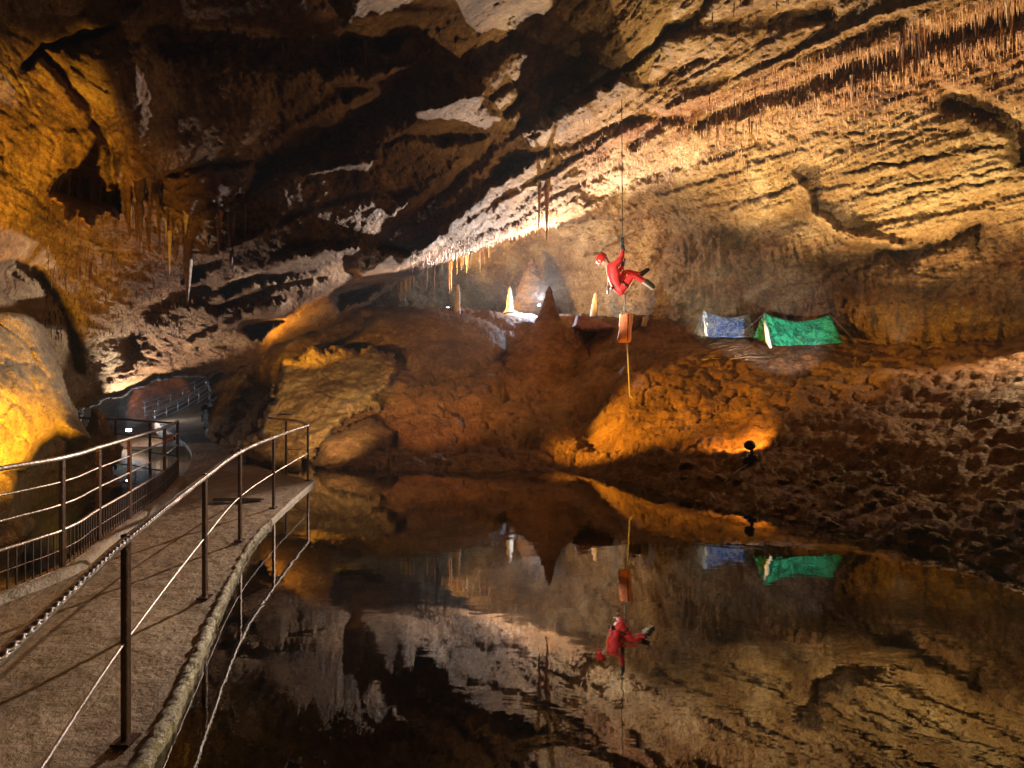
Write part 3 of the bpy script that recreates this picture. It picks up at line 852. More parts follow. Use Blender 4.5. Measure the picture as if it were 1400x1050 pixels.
RPOST = [px_foot(172, 1015), px_foot(280, 818), px_foot(328, 740), px_foot(374, 695), px_foot(421, 657)]
LPOST = [px_foot(85, 785), px_foot(135, 748), px_foot(177, 717), px_foot(225, 679), px_foot(243, 657)]
r_edge = spline([(-0.9, -1.5, 0), (-1.22, 0.6, 0)] + [tuple(p + np.array([0.13, 0, 0])) for p in RPOST], 16)
r_edge = np.vstack([r_edge, spline([r_edge[-1], px_foot(396, 650), px_foot(350, 636), (-6.1, 11.8, 0), (-7.7, 14.5, 0.0), (-10.9, 19, 0.0), (-14.4, 24, 0.05), (-17.0, 28, 0.3)], 14)[1:]])
l_edge = spline([(-3.3, -1.5, 0), (-3.75, 2.0, 0), (-4.02, 3.6, 0)] + [tuple(p) for p in LPOST], 16)
l_edge = np.vstack([l_edge, spline([l_edge[-1], (-6.9, 11.0, 0), (-8.9, 14.0, 0), (-12.9, 19, 0.0), (-17.2, 24.5, -0.1), (-20, 28, -0.2)], 20)[1:]])


def resample(c, n):
    s = np.r_[0, np.cumsum(np.linalg.norm(np.diff(c, axis=0), axis=1))]
    t = np.linspace(0, s[-1], n)
    return np.stack([np.interp(t, s, c[:, k]) for k in range(3)], 1)


def resample_y(c, yv):
    o = np.argsort(c[:, 1])
    return np.stack([np.interp(yv, c[o, 1], c[o, k]) for k in range(3)], 1)
yv = np.concatenate([np.linspace(-1.5, 10, 420), np.linspace(10.05, 28, 160)])
Lc = resample_y(l_edge, yv); Rc = resample_y(r_edge, yv)
tcol = np.linspace(0, 1, 90)
dv = Lc[:, None] * (1 - tcol[None, :, None]) + Rc[:, None] * tcol[None, :, None]
dvf = dv.reshape(-1, 3)
dvf[:, 2] += fbm(dvf * 1.5, 4, 0.55, 101) * 0.025 + fbm(dvf * np.array([4, 7, 1]), 3, 0.6, 102) * 0.012
f1, f2 = worley(dvf * 14, 5)
dvf[:, 2] += (0.5 - f1) * 0.008
# side skirt
dv = dvf.reshape(len(yv), 90, 3)
sk = dv[:, -1:, :].copy(); sk[:, :, 2] = -0.5; sk[:, :, 0] -= 0.10
skl = dv[:, :1, :].copy(); skl[:, :, 2] = -0.5
dv = np.concatenate([skl, dv, sk], 1)
me = grid_mesh('walkway', dv.reshape(-1, 3), len(yv), 92)
walk = link('walkway', me, M_PATH)
tag(walk, kind='structure')
# dark glossy patch on the deck
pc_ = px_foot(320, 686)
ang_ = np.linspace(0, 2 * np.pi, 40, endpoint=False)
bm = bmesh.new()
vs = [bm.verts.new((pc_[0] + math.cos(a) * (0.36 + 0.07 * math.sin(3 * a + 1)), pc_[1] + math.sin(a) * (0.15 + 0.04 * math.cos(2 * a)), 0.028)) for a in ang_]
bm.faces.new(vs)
M_DARK_PATCH = plain_mat('dark_gloss_patch', (0.018, 0.012, 0.009), rough=0.15, var=0.3)
wp = link('deck_patch', bm_mesh('deck_patch', bm, False), M_DARK_PATCH); tag(wp, kind='structure')
# rough pale edge strip
ey = np.linspace(-1.2, 6.3, 700)
Ec = resample_y(r_edge, ey)
prof = [(-0.055, 0.004), (-0.045, 0.028), (-0.01, 0.04), (0.03, 0.035), (0.055, 0.01), (0.06, -0.06), (0.05, -0.16)]
wdt = 0.42 + 0.25 * (1 - sstep(2.0, 5.0, ey))
ev = np.array([[(e[0] + a * w_, e[1], b * w_) for a, b in prof] for e, w_ in zip(Ec, wdt)])
evf = ev.reshape(-1, 3)
evf += np.stack([fbm(evf * 9, 3, 0.6, 110), fbm(evf * 9, 3, 0.6, 111), fbm(evf * 9, 3, 0.6, 112)], 1) * np.array([0.035, 0.0, 0.018])
f1, f2 = worley(evf * 26, 6)
evf[:, 2] += (0.5 - f1) * 0.014; evf[:, 0] += (0.5 - f1) * 0.014
me = grid_mesh('concrete_edge', evf, len(ey), len(prof)); me.flip_normals()
ed = link('walkway_edge', me, M_KERB)
tag(ed, kind='structure')
# low kerb on the left side
lk = resample_y(l_edge, np.linspace(-1.2, 8.9, 300))
prof = [(-0.10, -0.3), (-0.10, 0.05), (-0.02, 0.07), (0.10, 0.065), (0.13, 0.0)]
kv = np.array([[(e[0] + a, e[1], b) for a, b in prof] for e in lk]).reshape(-1, 3)
kv += (fbm(kv * 6, 3, 0.6, 120) * 0.02)[:, None]
me = grid_mesh('left_kerb', kv, 300, len(prof))
kb = link('walkway_kerb', me, M_PATH)
tag(kb, kind='structure')

# ------------------------------------------------------------------ railings
rr_root = empty('walkway_railing', RPOST[0])
tag(rr_root, 'rusty steel handrail with posts along the lake side of the walkway', 'railing')
def rel(root, p):
    return Vector(tuple(p)) - root.location

rp = [np.array([-1.16, 0.75, 0.0])] + RPOST + [px_foot(391, 648)]
for p in rp[1:]:
    bm = bmesh.new()
    box_bm(bm, (0, 0, 0.47), (0.032, 0.032, 1.03), bevel=0.004)
    box_bm(bm, (0, 0, 0.012), (0.085, 0.085, 0.012))
    link('post', bm_mesh('post', bm, False), M_STEEL, rr_root, rel(rr_root, p))
top = spline([(-1.02, -0.6, 0.95)] + [(p[0], p[1], 0.955) for p in rp[:-1]], 10)
corner = rp[-2]; end = rp[-1]
def rtube(name, pts, rad, mat, root, seg=8, noise=0.0, seed=0):
    pts = np.array(pts, float)
    if noise:
        pts = pts + np.stack([fbm(pts * 6, 2, 0.5, seed), fbm(pts * 6, 2, 0.5, seed + 1), fbm(pts * 6, 2, 0.5, seed + 2)], 1) * noise
    return tube(name, [rel(root, p) for p in pts], rad, mat, root, seg)

# top rail: two bars twisted side by side as in the photo (tube with a rope-like cable)
topd = resample(top, 160)
rtube('top_rail', topd, 0.021, M_RAIL, rr_root, 8, 0.006, 1)
s_ = np.linspace(0, 1, 1900) ; hel = resample(top, 1900)
ang = s_ * 2 * math.pi * 210
hx = np.stack([0.0175 + 0.0035 * np.cos(ang), 0 * ang, 0.014 + 0.0035 * np.sin(ang)], 1)
rtube('rail_cable', hel + hx, 0.0065, M_RAIL, rr_root, 5)
back_h = 1.0
loop = spline([(corner[0], corner[1], 0.955), (corner[0] - 0.25, corner[1] + 0.25, 1.0), (end[0] + 0.2, end[1] - 0.15, 1.01), (end[0] - 0.1, end[1] - 0.1, 1.03), (end[0] - 0.32, end[1] - 0.05, 1.06), (end[0] - 0.25, end[1] + 0.25, 1.09), (end[0] + 0.08, end[1] + 0.1, 1.10)], 8)
rtube('end_loop', loop, 0.018, M_RAIL, rr_root, 8)
mid = spline([(-1.02, -0.6, 0.46)] + [(p[0], p[1] - 0.02, 0.47) for p in rp[:-1]], 8)
rtube('mid_wire', resample(mid, 60), 0.008, M_RAIL, rr_root, 6)
rtube('mid_wire', spline([(corner[0], corner[1], 0.47), (corner[0] - .2, corner[1] + .3, 0.5), (end[0], end[1], 0.45)], 6), 0.008, M_RAIL, rr_root, 6)

lr_root = empty('barred_railing', LPOST[0])
tag(lr_root, 'steel railing with thin vertical bars along the inner side of the walkway', 'railing')
lp = [np.array([-3.78, 1.9, 0]), np.array([-3.9, 2.8, 0]), np.array([-4.0, 3.65, 0])] + LPOST
lline = resample(spline([tuple(p) for p in lp], 12), 200)
for p in lp:
    bm = bmesh.new()
    box_bm(bm, (0, 0, 0.51), (0.036, 0.036, 1.02), bevel=0.004)
    link('post', bm_mesh('post', bm, False), M_STEEL, lr_root, rel(lr_root, p))
for h, r_, nm, mt in [(1.03, 0.022, 'top_rail', M_RAIL), (0.82, 0.010, 'rail', M_RAIL), (0.62, 0.010, 'rail', M_RAIL), (0.39, 0.014, 'rail', M_RAIL), (0.06, 0.012, 'rail', M_STEEL), (0.22, 0.006, 'rail', M_STEEL)]:
    rtube(nm, lline + np.array([0, 0, h]), r_, mt, lr_root, 8, 0.004, 7)
bm = bmesh.new(); box_bm(bm, (0, 0, 0.165), (0.009, 0.009, 0.33)); barm = bm_mesh('bar', bm, False); barm.materials.append(M_BAR)
nb = 110
for p in resample(lline, nb):
    o = bpy.data.objects.new('bar', barm); COL.objects.link(o); o.parent = lr_root; o.location = rel(lr_root, p + np.array([0, 0, 0.06]))

# railing section turning left around the viewing bay
vb_root = empty('bay_railing', px_foot(205, 647))
tag(vb_root, 'steel railing closing the small viewing bay in front of the lamp', 'railing')
bay = [LPOST[-1], px_foot(205, 650), px_foot(158, 642), np.array([-9.3, 10.3, 0])]
bay[0] = LPOST[-1] + np.array([-0.06, 0.05, 0])
for p in bay[1:]:
    bm = bmesh.new(); box_bm(bm, (0, 0, 0.48), (0.034, 0.034, 0.96), bevel=0.004)
    link('post', bm_mesh('post', bm, False), M_STEEL, vb_root, rel(vb_root, p))
bl = spline([tuple(p) for p in bay], 8)
for h, r_ in [(0.99, 0.02), (0.70, 0.010), (0.42, 0.010), (0.12, 0.012)]:
    rtube('rail', bl + np.array([0, 0, h]), r_, M_RAIL if h > 0.9 else M_STEEL, vb_root, 6)
# amber reflector sign on the corner post
sg = empty('amber_sign', LPOST[-1] + np.array([-0.03, -0.05, 0.74]))
tag(sg, 'small amber notice plate fixed on the corner post of the railing', 'sign')
bm = bmesh.new(); box_bm(bm, (-0.09, 0, 0), (0.15, 0.012, 0.13), bevel=0.004)
M_AMB = plain_mat('amber_plate', (0.85, 0.38, 0.04), rough=0.35, var=0.15)
link('plate', bm_mesh('plate', bm, False), M_AMB, sg)
bm = bmesh.new(); box_bm(bm, (-0.01, 0.02, 0), (0.03, 0.03, 0.05)); link('bracket', bm_mesh('bracket', bm, False), M_BAR, sg)

# far stair railings in the passage
DS = 27.0
for k, (a, b, off, lab) in enumerate([((196, 571), (283, 531), 0.0, 'far stair railing rising to the right inside the passage, upper line'), ((210, 584), (287, 541), -1.2, 'nearer stair railing inside the passage, lower line')]):
    pa = P(a[0], a[1], DS + off); pb = P(b[0], b[1], DS + 3 + off)
    rt = empty('stair_railing', pa); tag(rt, lab, 'railing')
    hh = 0.78
    for t in np.linspace(0.02, 0.98, 6):
        p = pa * (1 - t) + pb * t
        tube('post', [rel(rt, p), rel(rt, p + [0, 0, hh])], 0.035, M_METAL, rt, 6)
    for h in (hh, hh * 0.66, hh * 0.33, 0.06):
        mm = (pa + pb) / 2 + [0, 0, -0.12 + h]
        rtube('rail', spline([pa + [0, 0, h], mm, pb + [0, 0, h]], 6), 0.035, M_METAL, rt, 6)
# stair ramp below
ca, cb_, cc_, cd = P(200, 573, 27.0), P(287, 531, 30.4), P(292, 562, 27.5), P(244, 604, 20.0)
nu_, nv_ = 70, 24
U_, V_ = np.meshgrid(np.linspace(0, 1, nu_), np.linspace(0, 1, nv_))
U_, V_ = U_.ravel()[:, None], V_.ravel()[:, None]
sp = (ca * (1 - U_) + cb_ * U_) * (1 - V_) + (cd * (1 - U_) + cc_ * U_) * V_
stp = U_[:, 0] * 22
sp[:, 2] += (np.floor(stp) + sstep(0.8, 1.0, stp - np.floor(stp)) - stp) * 0.05 + fbm(sp * 2, 3, .6, 5) * 0.05
me = grid_mesh('stair_ramp', sp, nv_, nu_)
stair = link('stair_ramp', me, M_PATH)
tag(stair, kind='structure')


# ------------------------------------------------------------------ dripstone
def drip_mesh(name, seed, flat=1.0, up=False, knobs=0.12, lean=0.05, taper=1.3, nseg=14, rad=1.0):
    """unit dripstone hanging from z=0 to z=-1, max radius 1 (scaled per object)"""
    r_ = random.Random(seed)
    bm = bmesh.new(); rings = []
    for k in range(nseg + 1):
        t = k / nseg
        rr_ = (1 - t) ** (1 / taper) * (0.75 + 0.25 * math.exp(-t * 8)) + 0.02
        rr_ *= 1 + knobs * math.sin(t * 23 + seed) + r_.uniform(-knobs, knobs) * 0.6
        cx_ = lean * math.sin(t * 3 + seed); cy_ = lean * math.cos(t * 2.3 + seed)
        rings.append([bm.verts.new((cx_ + rr_ * math.cos(2 * math.pi * j / 9) * (1 + 0.12 * math.sin(3 * j + seed)), cy_ + rr_ * flat * math.sin(2 * math.pi * j / 9), (t if up else -t))) for j in range(9)])
    for k in range(nseg):
        for j in range(9):
            f = (rings[k][j], rings[k][(j + 1) % 9], rings[k + 1][(j + 1) % 9], rings[k + 1][j])
            bm.faces.new(f if up else f[::-1])
    bm.faces.new(rings[-1] if up else rings[-1][::-1])
    return bm_mesh(name, bm)

DR = {}
for mk, mt in (('o', M_STAL), ('d', M_STALD), ('p', M_STALP)):
    DR[mk] = []
    for s in range(5):
        me_ = drip_mesh('stalactite', s * 3 + 1, flat=[1, 0.8, 0.6, 1, 0.9][s], nseg=9)
        me_.materials.append(mt); DR[mk].append(me_)


def stalactite(px, py, length_px, width_px, kind='o', label=None, group=None, name='stalactite', dd=None):
    p = shell_at(px, py)
    sc = p[1] / F
    o = bpy.data.objects.new(name, random.choice(DR[kind]))
    COL.objects.link(o)
    L_ = length_px * sc; Wd = width_px * sc / 2
    o.location = (p[0], p[1], p[2] + 0.12)
    o.scale = (Wd, Wd, L_ + 0.12)
    o.rotation_euler = (random.uniform(-.03, .03), random.uniform(-.03, .03), random.uniform(0, 6.28))
    tag(o, label, 'stalactite', group)
    return o


G1 = 'stalactites in the orange fringe under the upper right ceiling'
L1 = 'thin orange stalactite in the dense fringe below the upper right ceiling edge'
def line_y(pts, x):
    return float(np.interp(x, [p[0] for p in pts], [p[1] for p in pts]))
fr_top = [(960, 135), (1020, 112), (1100, 84), (1200, 48), (1300, 12), (1400, -8)]
fr_bot = [(960, 190), (1020, 175), (1100, 150), (1200, 112), (1300, 78), (1400, 48)]
def frange(n, xa, xb, top_, bot_, l0, l1, w0, w1, kinds, lab, grp):
    for _ in range(n):
        x = random.uniform(xa, xb)
        y = random.uniform(line_y(top_, x), line_y(bot_, x))
        stalactite(x, y, random.uniform(l0, l1), random.uniform(w0, w1), random.choice(kinds), lab, grp)
frange(95, 960, 1400, fr_top, fr_bot, 7, 24, 2.5, 5, 'oodp', L1, G1)
G1b = 'larger stalactites at the upper right corner'
frange(40, 1225, 1400, [(1225, 40), (1400, 5)], [(1225, 60), (1400, 32)], 16, 44, 4, 8, 'ooddo', 'larger orange stalactite hanging at the upper right corner of the ceiling', G1b)
for x, y, l, w, k, lab in [(1265, 62, 40, 8, 'o', 'long bright orange stalactite left of two darker ones under the upper right ceiling'),
                           (1288, 62, 32, 7, 'd', 'dark stalactite between the bright orange and the longest dark one'),
                           (1312, 58, 36, 8, 'd', 'longest dark stalactite under the upper right ceiling'),
                           (1378, -4, 40, 12, 'p', 'thick pale stalactite at the top right edge'),
                           (1117, 118, 38, 6, 'o', 'single long thin orange stalactite hanging below the fringe')]:
    stalactite(x, y, l, w, k, lab)
G2 = 'small stalactites on the pale ceiling at the top'
frange(24, 930, 1140, [(930, 20), (1000, -6), (1140, 0)], [(930, 45), (1140, 50)], 8, 22, 2.5, 5, 'oddo', 'small brown stalactite on the pale ceiling near the top edge', G2)
G3 = 'tiny stalactites along the orange ceiling streaks'
frange(14, 870, 1080, [(870, 165), (1080, 130)], [(870, 215), (1080, 190)], 5, 13, 2, 3.5, 'oodp', 'tiny stalactite on the orange streaked ceiling above the climber', G3)
# tiny ones past the individual count: one mass
bm = bmesh.new()
def small_drip(bm, p, L_, w):
    b = [bm.verts.new((p[0] + w * math.cos(a), p[1] + w * math.sin(a), p[2] + 0.05)) for a in (0, 1.57, 3.14, 4.71)]
    t_ = bm.verts.new((p[0], p[1], p[2] - L_))
    for j in range(4):
        bm.faces.new((b[(j + 1) % 4], b[j], t_))
for _ in range(1500):
    x = random.uniform(790, 1400)
    y = random.gauss(235 - (x - 750) * 0.26, 30 + (x - 790) * 0.02)
    if y < -5 or y > 262: continue
    p = shell_at(x, y); sc = p[1] / F
    small_drip(bm, p, random.uniform(2, 9) * sc, random.uniform(0.7, 1.5) * sc)
for _ in range(900):
    x = random.uniform(560, 760); y = line_y([(560, 372), (760, 308)], x) - random.uniform(0, 22)
    p = shell_at(x, y); sc = p[1] / F
    small_drip(bm, p, random.uniform(2, 8) * sc, random.uniform(0.7, 1.4) * sc)
bm_l = bmesh.new()
for _ in range(700):
    x = random.uniform(60, 250); y = random.uniform(290, 460)
    p = shell_at(x, y); sc = p[1] / F
    small_drip(bm_l, p, random.uniform(3, 12) * sc, random.uniform(0.8, 1.8) * sc)
for _ in range(1500):
    x = 1400 - 440 * random.random() ** 1.6
    y = random.uniform(line_y(fr_top, x) - 4, line_y(fr_bot, x) + 8)
    p = shell_at(x, y); sc = p[1] / F * (0.35 + 0.65 * float(sstep(980, 1220, x)))
    small_drip(bm, p, random.uniform(6, 20) * sc, random.uniform(0.9, 2.0) * sc)
o = link('straw_stalactites', bm_mesh('straw_stalactites', bm), M_STAL)
tag(o, 'countless tiny straw stalactites covering the ceiling and walls', 'stalactites', kind='stuff')
o = link('dark_straw_stalactites', bm_mesh('dark_straw_stalactites', bm_l), M_STALD)
tag(o, 'countless tiny dark straw stalactites on the left wall', 'stalactites', kind='stuff')

relief('dripstone_bulge', [(50, 232), (78, 240), (88, 250), (130, 246), (150, 258), (166, 262), (160, 300), (140, 292), (122, 312), (108, 290), (92, 306), (84, 280), (60, 262)], [(60, 250, 7.0), (120, 270, 7.5), (160, 280, 8.0)], 14, 0.4, 1.6, M_STALD,
       'dark dripstone bulge sticking out of the amber wall at the left', cat='dripstone', amp=0.7, seed=31, wobv=12)
relief('dripstone_curtain', [(158, 225), (240, 232), (350, 215), (348, 262), (335, 280), (322, 272), (312, 300), (296, 285), (284, 330), (268, 340), (258, 380), (248, 340), (232, 318), (226, 290), (208, 312), (196, 288), (180, 305), (170, 280), (160, 296)],
       [(160, 260, 7.9), (220, 260, 8.1), (255, 340, 8.9), (340, 240, 8.2)], 18, 0.6, 1.6, M_STALD,
       'massive dark dripstone curtain hanging left of centre above the white crust', cat='dripstone', amp=0.7, seed=32, wobv=14)
# large dark stalactites / curtains hanging on the left
for x, y, l, w, k, lab in [
    (256, 250, 168, 34, 'd', 'biggest dark tapering stalactite at the left, tip reaching lowest'),
    (240, 265, 100, 26, 'd', 'broad dark stalactite just left of the biggest one'),
    (285, 262, 72, 30, 'd', 'broad short dark stalactite right of the biggest one'),
    (316, 262, 108, 20, 'd', 'dark stalactite with thin tip right of the red glowing spot'),
    (334, 278, 52, 8, 'd', 'thin reddish stalactite at the right end of the dark left group'),
    (233, 318, 58, 8, 'p', 'slim pale stalactite left of the biggest dark one'),
    (300, 290, 55, 12, 'o', 'orange red stalactite glowing between dark ones'),
    (205, 258, 74, 16, 'd', 'dark stalactite above the white crusted wall'),
    (190, 252, 96, 16, 'd', 'long dark stalactite over the middle of the white crust'),
    (175, 250, 80, 16, 'd', 'dark stalactite at the left side of the white crust')]:
    stalactite(x, y, l, w, k, lab)
G4 = 'stalactites hanging from the dark bulge on the amber wall'
frange(20, 62, 165, [(62, 238), (165, 250)], [(62, 262), (165, 285)], 20, 66, 4, 15, 'd', 'dark ragged stalactite hanging before the amber left wall', G4)
frange(16, 165, 260, [(165, 268), (260, 280)], [(165, 300), (260, 300)], 14, 66, 4, 13, 'dddp', 'dark stalactite in the row above the white crusted wall', 'row of stalactites above the white crust')
frange(10, 70, 140, [(70, 365), (140, 340)], [(70, 385), (140, 365)], 12, 28, 3, 5, 'd', 'short dark stalactite low on the amber left wall', 'short stalactites low on the amber wall')
frange(16, 350, 520, [(350, 40), (520, 55)], [(350, 62), (520, 72)], 14, 40, 5, 10, 'd', 'dark stalactite in the shadowed ceiling groove at top left', 'stalactites in the shadowed groove')
frange(10, 440, 580, [(440, 68), (580, 62)], [(440, 78), (580, 74)], 12, 30, 3, 4, 'do', 'thin straw stalactite below the pale patch at the top', 'thin stalactites under the pale top patch')
stalactite(484, 70, 46, 3.5, 'o', 'single long straw stalactite crossing the pale patch at top')
# pair of long ones in the middle
stalactite(738, 258, 62, 7, 'o', 'left, thinner one of the long orange stalactite pair in the middle')
stalactite(748, 256, 76, 11, 'o', 'right, thicker one of the long orange stalactite pair in the middle')
stalactite(852 + 170, 225, 18, 3, 'd', 'lone short dark stalactite on the bright wall right of the climber')
# amber group left in the chamber mouth and the row beyond it
def hang(px, py, dd, l, w, kind, lab, grp=None):
    p = P(px, py, dd); sc = dd / F
    o = bpy.data.objects.new('stalactite', random.choice(DR[kind])); COL.objects.link(o)
    o.location = tuple(p + [0, 0, 0.25]); o.scale = (w * sc / 2, w * sc / 2, l * sc + 0.25); o.rotation_euler = (0, 0, random.uniform(0, 6))
    tag(o, lab, 'stalactite', grp)
for k in range(10):
    hang(545 + k * 2.2 + random.uniform(-1, 1), 378 - k * 0.7, 20.5, random.uniform(22, 42), random.uniform(4, 7), 'p' if k % 3 else 'o', 'amber lit stalactite in the tight cluster at the chamber mouth', 'amber stalactite cluster at the chamber mouth')
for k in range(24):
    x = random.uniform(572, 672)
    hang(x, line_y([(572, 372), (672, 336)], x), 21.5 + random.uniform(0, 1.2), random.uniform(8, 24) if k % 4 else random.uniform(26, 48), random.uniform(2.5, 6), random.choice('oopp'), 'amber stalactite in the row hanging at the back chamber', 'row of stalactites at the back chamber')

# stalagmites
def stalagmite(px, py_base, py_top, dd, prof, mat, label, seed, name='stalagmite', nz=60, na=40, amp=0.1, lean=0):
    c = P(px, py_base, dd); top_ = P(px + lean, py_top, dd)
    H = top_[2] - c[2]
    ts = np.linspace(0, 1, nz); an = np.linspace(0, 2 * np.pi, na, endpoint=True)
    rad = np.interp(ts, [p[0] for p in prof], [p[1] for p in prof])
    T_, A_ = np.meshgrid(ts, an, indexing='ij')
    R_ = np.repeat(rad[:, None], na, 1)
    lx = (top_[0] - c[0]) * T_
    pts = np.stack([lx + R_ * np.cos(A_), R_ * np.sin(A_), T_ * H], -1).reshape(-1, 3)
    an_c = np.stack([np.cos(A_), np.sin(A_), 0 * A_], -1).reshape(-1, 3)
    nzv = fbm(pts * np.array([2.5, 2.5, 3.5]) + seed, 4, 0.6, seed) + 0.10 * np.sin(pts[:, 2] * 22 + fbm(pts * 3, 2, .5, seed) * 4) * np.clip(1 - R_.ravel() / 0.5, 0, 1)
    pts = pts + an_c * (nzv * amp * (0.25 + 1.2 * R_.ravel() / max(rad)) * max(rad) )[:, None]
    me_ = grid_mesh(name, pts, nz, na); 
    bm = bmesh.new(); bm.from_mesh(me_); bmesh.ops.remove_doubles(bm, verts=bm.verts, dist=1e-4); bmesh.ops.recalc_face_normals(bm, faces=bm.faces); me_ = bm_mesh(name, bm)
    o = link(name, me_, mat, None, c)
    tag(o, label, 'stalagmite')
    return o
s18 = 17.0 / F
stalagmite(748, 600, 391, 17.0, [(0, 135 * s18), (0.25, 110 * s18), (0.38, 84 * s18), (0.52, 62 * s18), (0.66, 38 * s18), (0.76, 19 * s18), (0.815, 13 * s18), (0.865, 8.5 * s18), (0.95, 4.5 * s18), (0.985, 2 * s18), (1, 0.02)], M_MUD,
           'tall pointed cone stalagmite on a broad mud mound in the middle', 3, nz=140, na=90, amp=0.09, lean=3)
stalagmite(625, 436, 389, 18.6, [(0, .17), (.1, .13), (.5, .10), (.9, .08), (1, 0.03)], M_STALP, 'slim upright stalagmite with a pale lit side near the left of the shelf', 4, amp=0.3, lean=1)
stalagmite(697, 428, 392, 21.5, [(0, .28), (.12, .16), (.5, .13), (.85, .08), (1, 0.02)], M_STALP, 'pale stalagmite on the brightly lit mound behind the cone', 5, amp=0.15)
stalagmite(811, 440, 401, 20.0, [(0, .22), (.2, .15), (.7, .10), (1, 0.04)], M_STALP, 'leaning pale stalagmite behind the red rock left of the bag', 6, amp=0.15, lean=3)
stalagmite(727, 446, 351, 25.0, [(0, 1.35), (.2, 1.1), (.5, .72), (.8, .34), (.95, .12), (1, .03)], M_ROCK, 'added rock cone standing in for a light filled opening at the back of the chamber', 8, name='opening_stand_in', amp=0.22)  # made-up cone in place of the bright misty opening
# lit mound behind the cone
relief('pale_mound', [(655, 440), (680, 430), (700, 426), (730, 434), (760, 438), (760, 446), (700, 446)], [(660, 440, 19.8), (700, 430, 21), (755, 440, 20)], 4, 0.3, 1.5, M_STALP, 'low pale flowstone mound lit white behind the cone stalagmite', amp=0.4, seed=12, fold=.1)
relief('red_rock', [(782, 448), (786, 432), (794, 428), (806, 432), (822, 438), (838, 447), (830, 451), (800, 452)], [(790, 445, 16.6), (800, 432, 17.2), (830, 447, 16.6)], 5, 0.5, 1.2, M_REDROCK, 'jagged dark red rock lying left of the hanging bag', amp=0.4, seed=13, fold=.2)
relief('leaning_stone', [(876, 446), (880, 434), (886, 432), (888, 438), (882, 448)], [(880, 446, 15.8), (884, 436, 16)], 3, 0.2, 1.0, M_BAG if False else M_STALP, 'small pale leaning stone just right of the hanging bag', amp=0.2, seed=14)
relief('grey_boulder', [(858, 446), (862, 432), (876, 428), (886, 432), (878, 446), (868, 450)], [(862, 445, 16.2), (875, 432, 16.6)], 4, 0.3, 1.2, M_ROCK, 'small brown boulder behind the hanging bag', amp=0.3, seed=15)

# ------------------------------------------------------------------ tents
def tent(name, F0, F1, G0, G1, ridge, sag, mats, label):
    """ridge tent: front end at F0(left foot) F1(right foot), ridge = (front top, back top); G0,G1 back feet"""
    root = empty(name, (F0 + G1) / 2 * 1.0); tag(root, label, 'tent')
    o_ = np.array(root.location)
    ft, bt = ridge
    def panel(nm, a0, a1, b0, b1, mat, nu=26, nv=14, sagt=0.0, sagp=0.0, th=0.012):
        # a0->a1 is the top edge, b0->b1 bottom edge
        U_, V_ = np.meshgrid(np.linspace(0, 1, nu), np.linspace(0, 1, nv))
        U_, V_ = U_.ravel(), V_.ravel()
        topp = a0[None] * (1 - U_[:, None]) + a1[None] * U_[:, None]
        bot = b0[None] * (1 - U_[:, None]) + b1[None] * U_[:, None]
        p = topp * (1 - V_[:, None]) + bot * V_[:, None]
        p[:, 2] -= sagt * 4 * U_ * (1 - U_) * (1 - V_ * 0.9)
        nrm = np.cross(a1 - a0, b0 - a0); nrm = nrm / (np.linalg.norm(nrm) + 1e-9)
        p += nrm * ((sagp * 4 * U_ * (1 - U_) * V_ * (1 - V_))[:, None])
        diag = U_ * 3.0 + V_ * 1.6
        p += nrm * (fbm(np.stack([diag * 1.6, (U_ - V_) * 5, 0 * U_ + len(nm)], 1), 4, 0.65, 3) * 0.13 * np.minimum(1, 6 * np.minimum(1 - V_ + .15, V_ + 0.02)))[:, None]
        p[:, 2] += (V_ > 0.98) * np.abs(fbm(np.stack([U_ * 6, 0 * U_, 0 * U_], 1), 2, .5, 4)) * 0.05
        me_ = grid_mesh(nm, p - o_, nv, nu)
        ob = link(nm, me_, mat, root)
        sm = ob.modifiers.new('thickness', 'SOLIDIFY'); sm.thickness = th
        return ob
    panel('canopy_side', ft, bt, F1, G1, mats[0], sagt=sag, sagp=0.05)
    panel('canopy_side', ft + [0, 0.01, 0], bt + [0, 0.01, 0], F0 + (G0 - F0) * 0.0, G0, mats[0], sagt=sag)
    # front end wall as two door flaps
    mid_ = (F0 + F1) / 2
    panel('door_flap', ft, ft + (mid_ - ft) * 0.02, F0, F0 + (F1 - F0) * 0.52, mats[1], nu=10)
    panel('door_flap', ft, ft + (F1 - ft) * 0.02, F0 + (F1 - F0) * 0.56, F1, mats[1], nu=10)
    panel('end_wall', bt, bt + [0.01, 0, 0], G0, G1, mats[1], nu=8)
    tube('pole', [Vector(tuple(ft - o_)), Vector(tuple(np.array([ft[0], ft[1], mid_[2] - 0.05]) - o_))], 0.014, M_STICK, root, 6)
    mb = (G0 + G1) / 2
    tube('pole', [Vector(tuple(bt - o_)), Vector(tuple(np.array([mb[0], mb[1], mb[2] - 0.05]) - o_))], 0.014, M_STICK, root, 6)
    for a, b in [(ft, F0 + (F0 - G0) * 0.25 + [0, 0, -.05]), (bt, G1 + (G1 - F1) * 0.2)]:
        tube('guy_line', [Vector(tuple(a - o_)), Vector(tuple(b - o_))], 0.004, M_ROPE, root, 4)
    return root, o_

tent('green_tent', P(1030, 462, 13.9), P(1061, 473, 12.9), P(1140, 455, 14.4), P(1153, 469, 13.3), (P(1046, 428, 13.4), P(1134, 430, 13.9)), 0.2, (M_GREEN, M_GREEN2), 'green tarpaulin ridge tent with sagging roof on the mud bank')
tent('blue_tent', P(948, 457, 16.0), P(968, 461, 15.2), P(1030, 448, 15.9), P(1034, 461, 14.9), (P(963, 424, 15.6), P(1024, 429, 15.7)), 0.17, (M_BLUE, M_BLUE2), 'pale blue tarpaulin ridge tent behind the green tent')
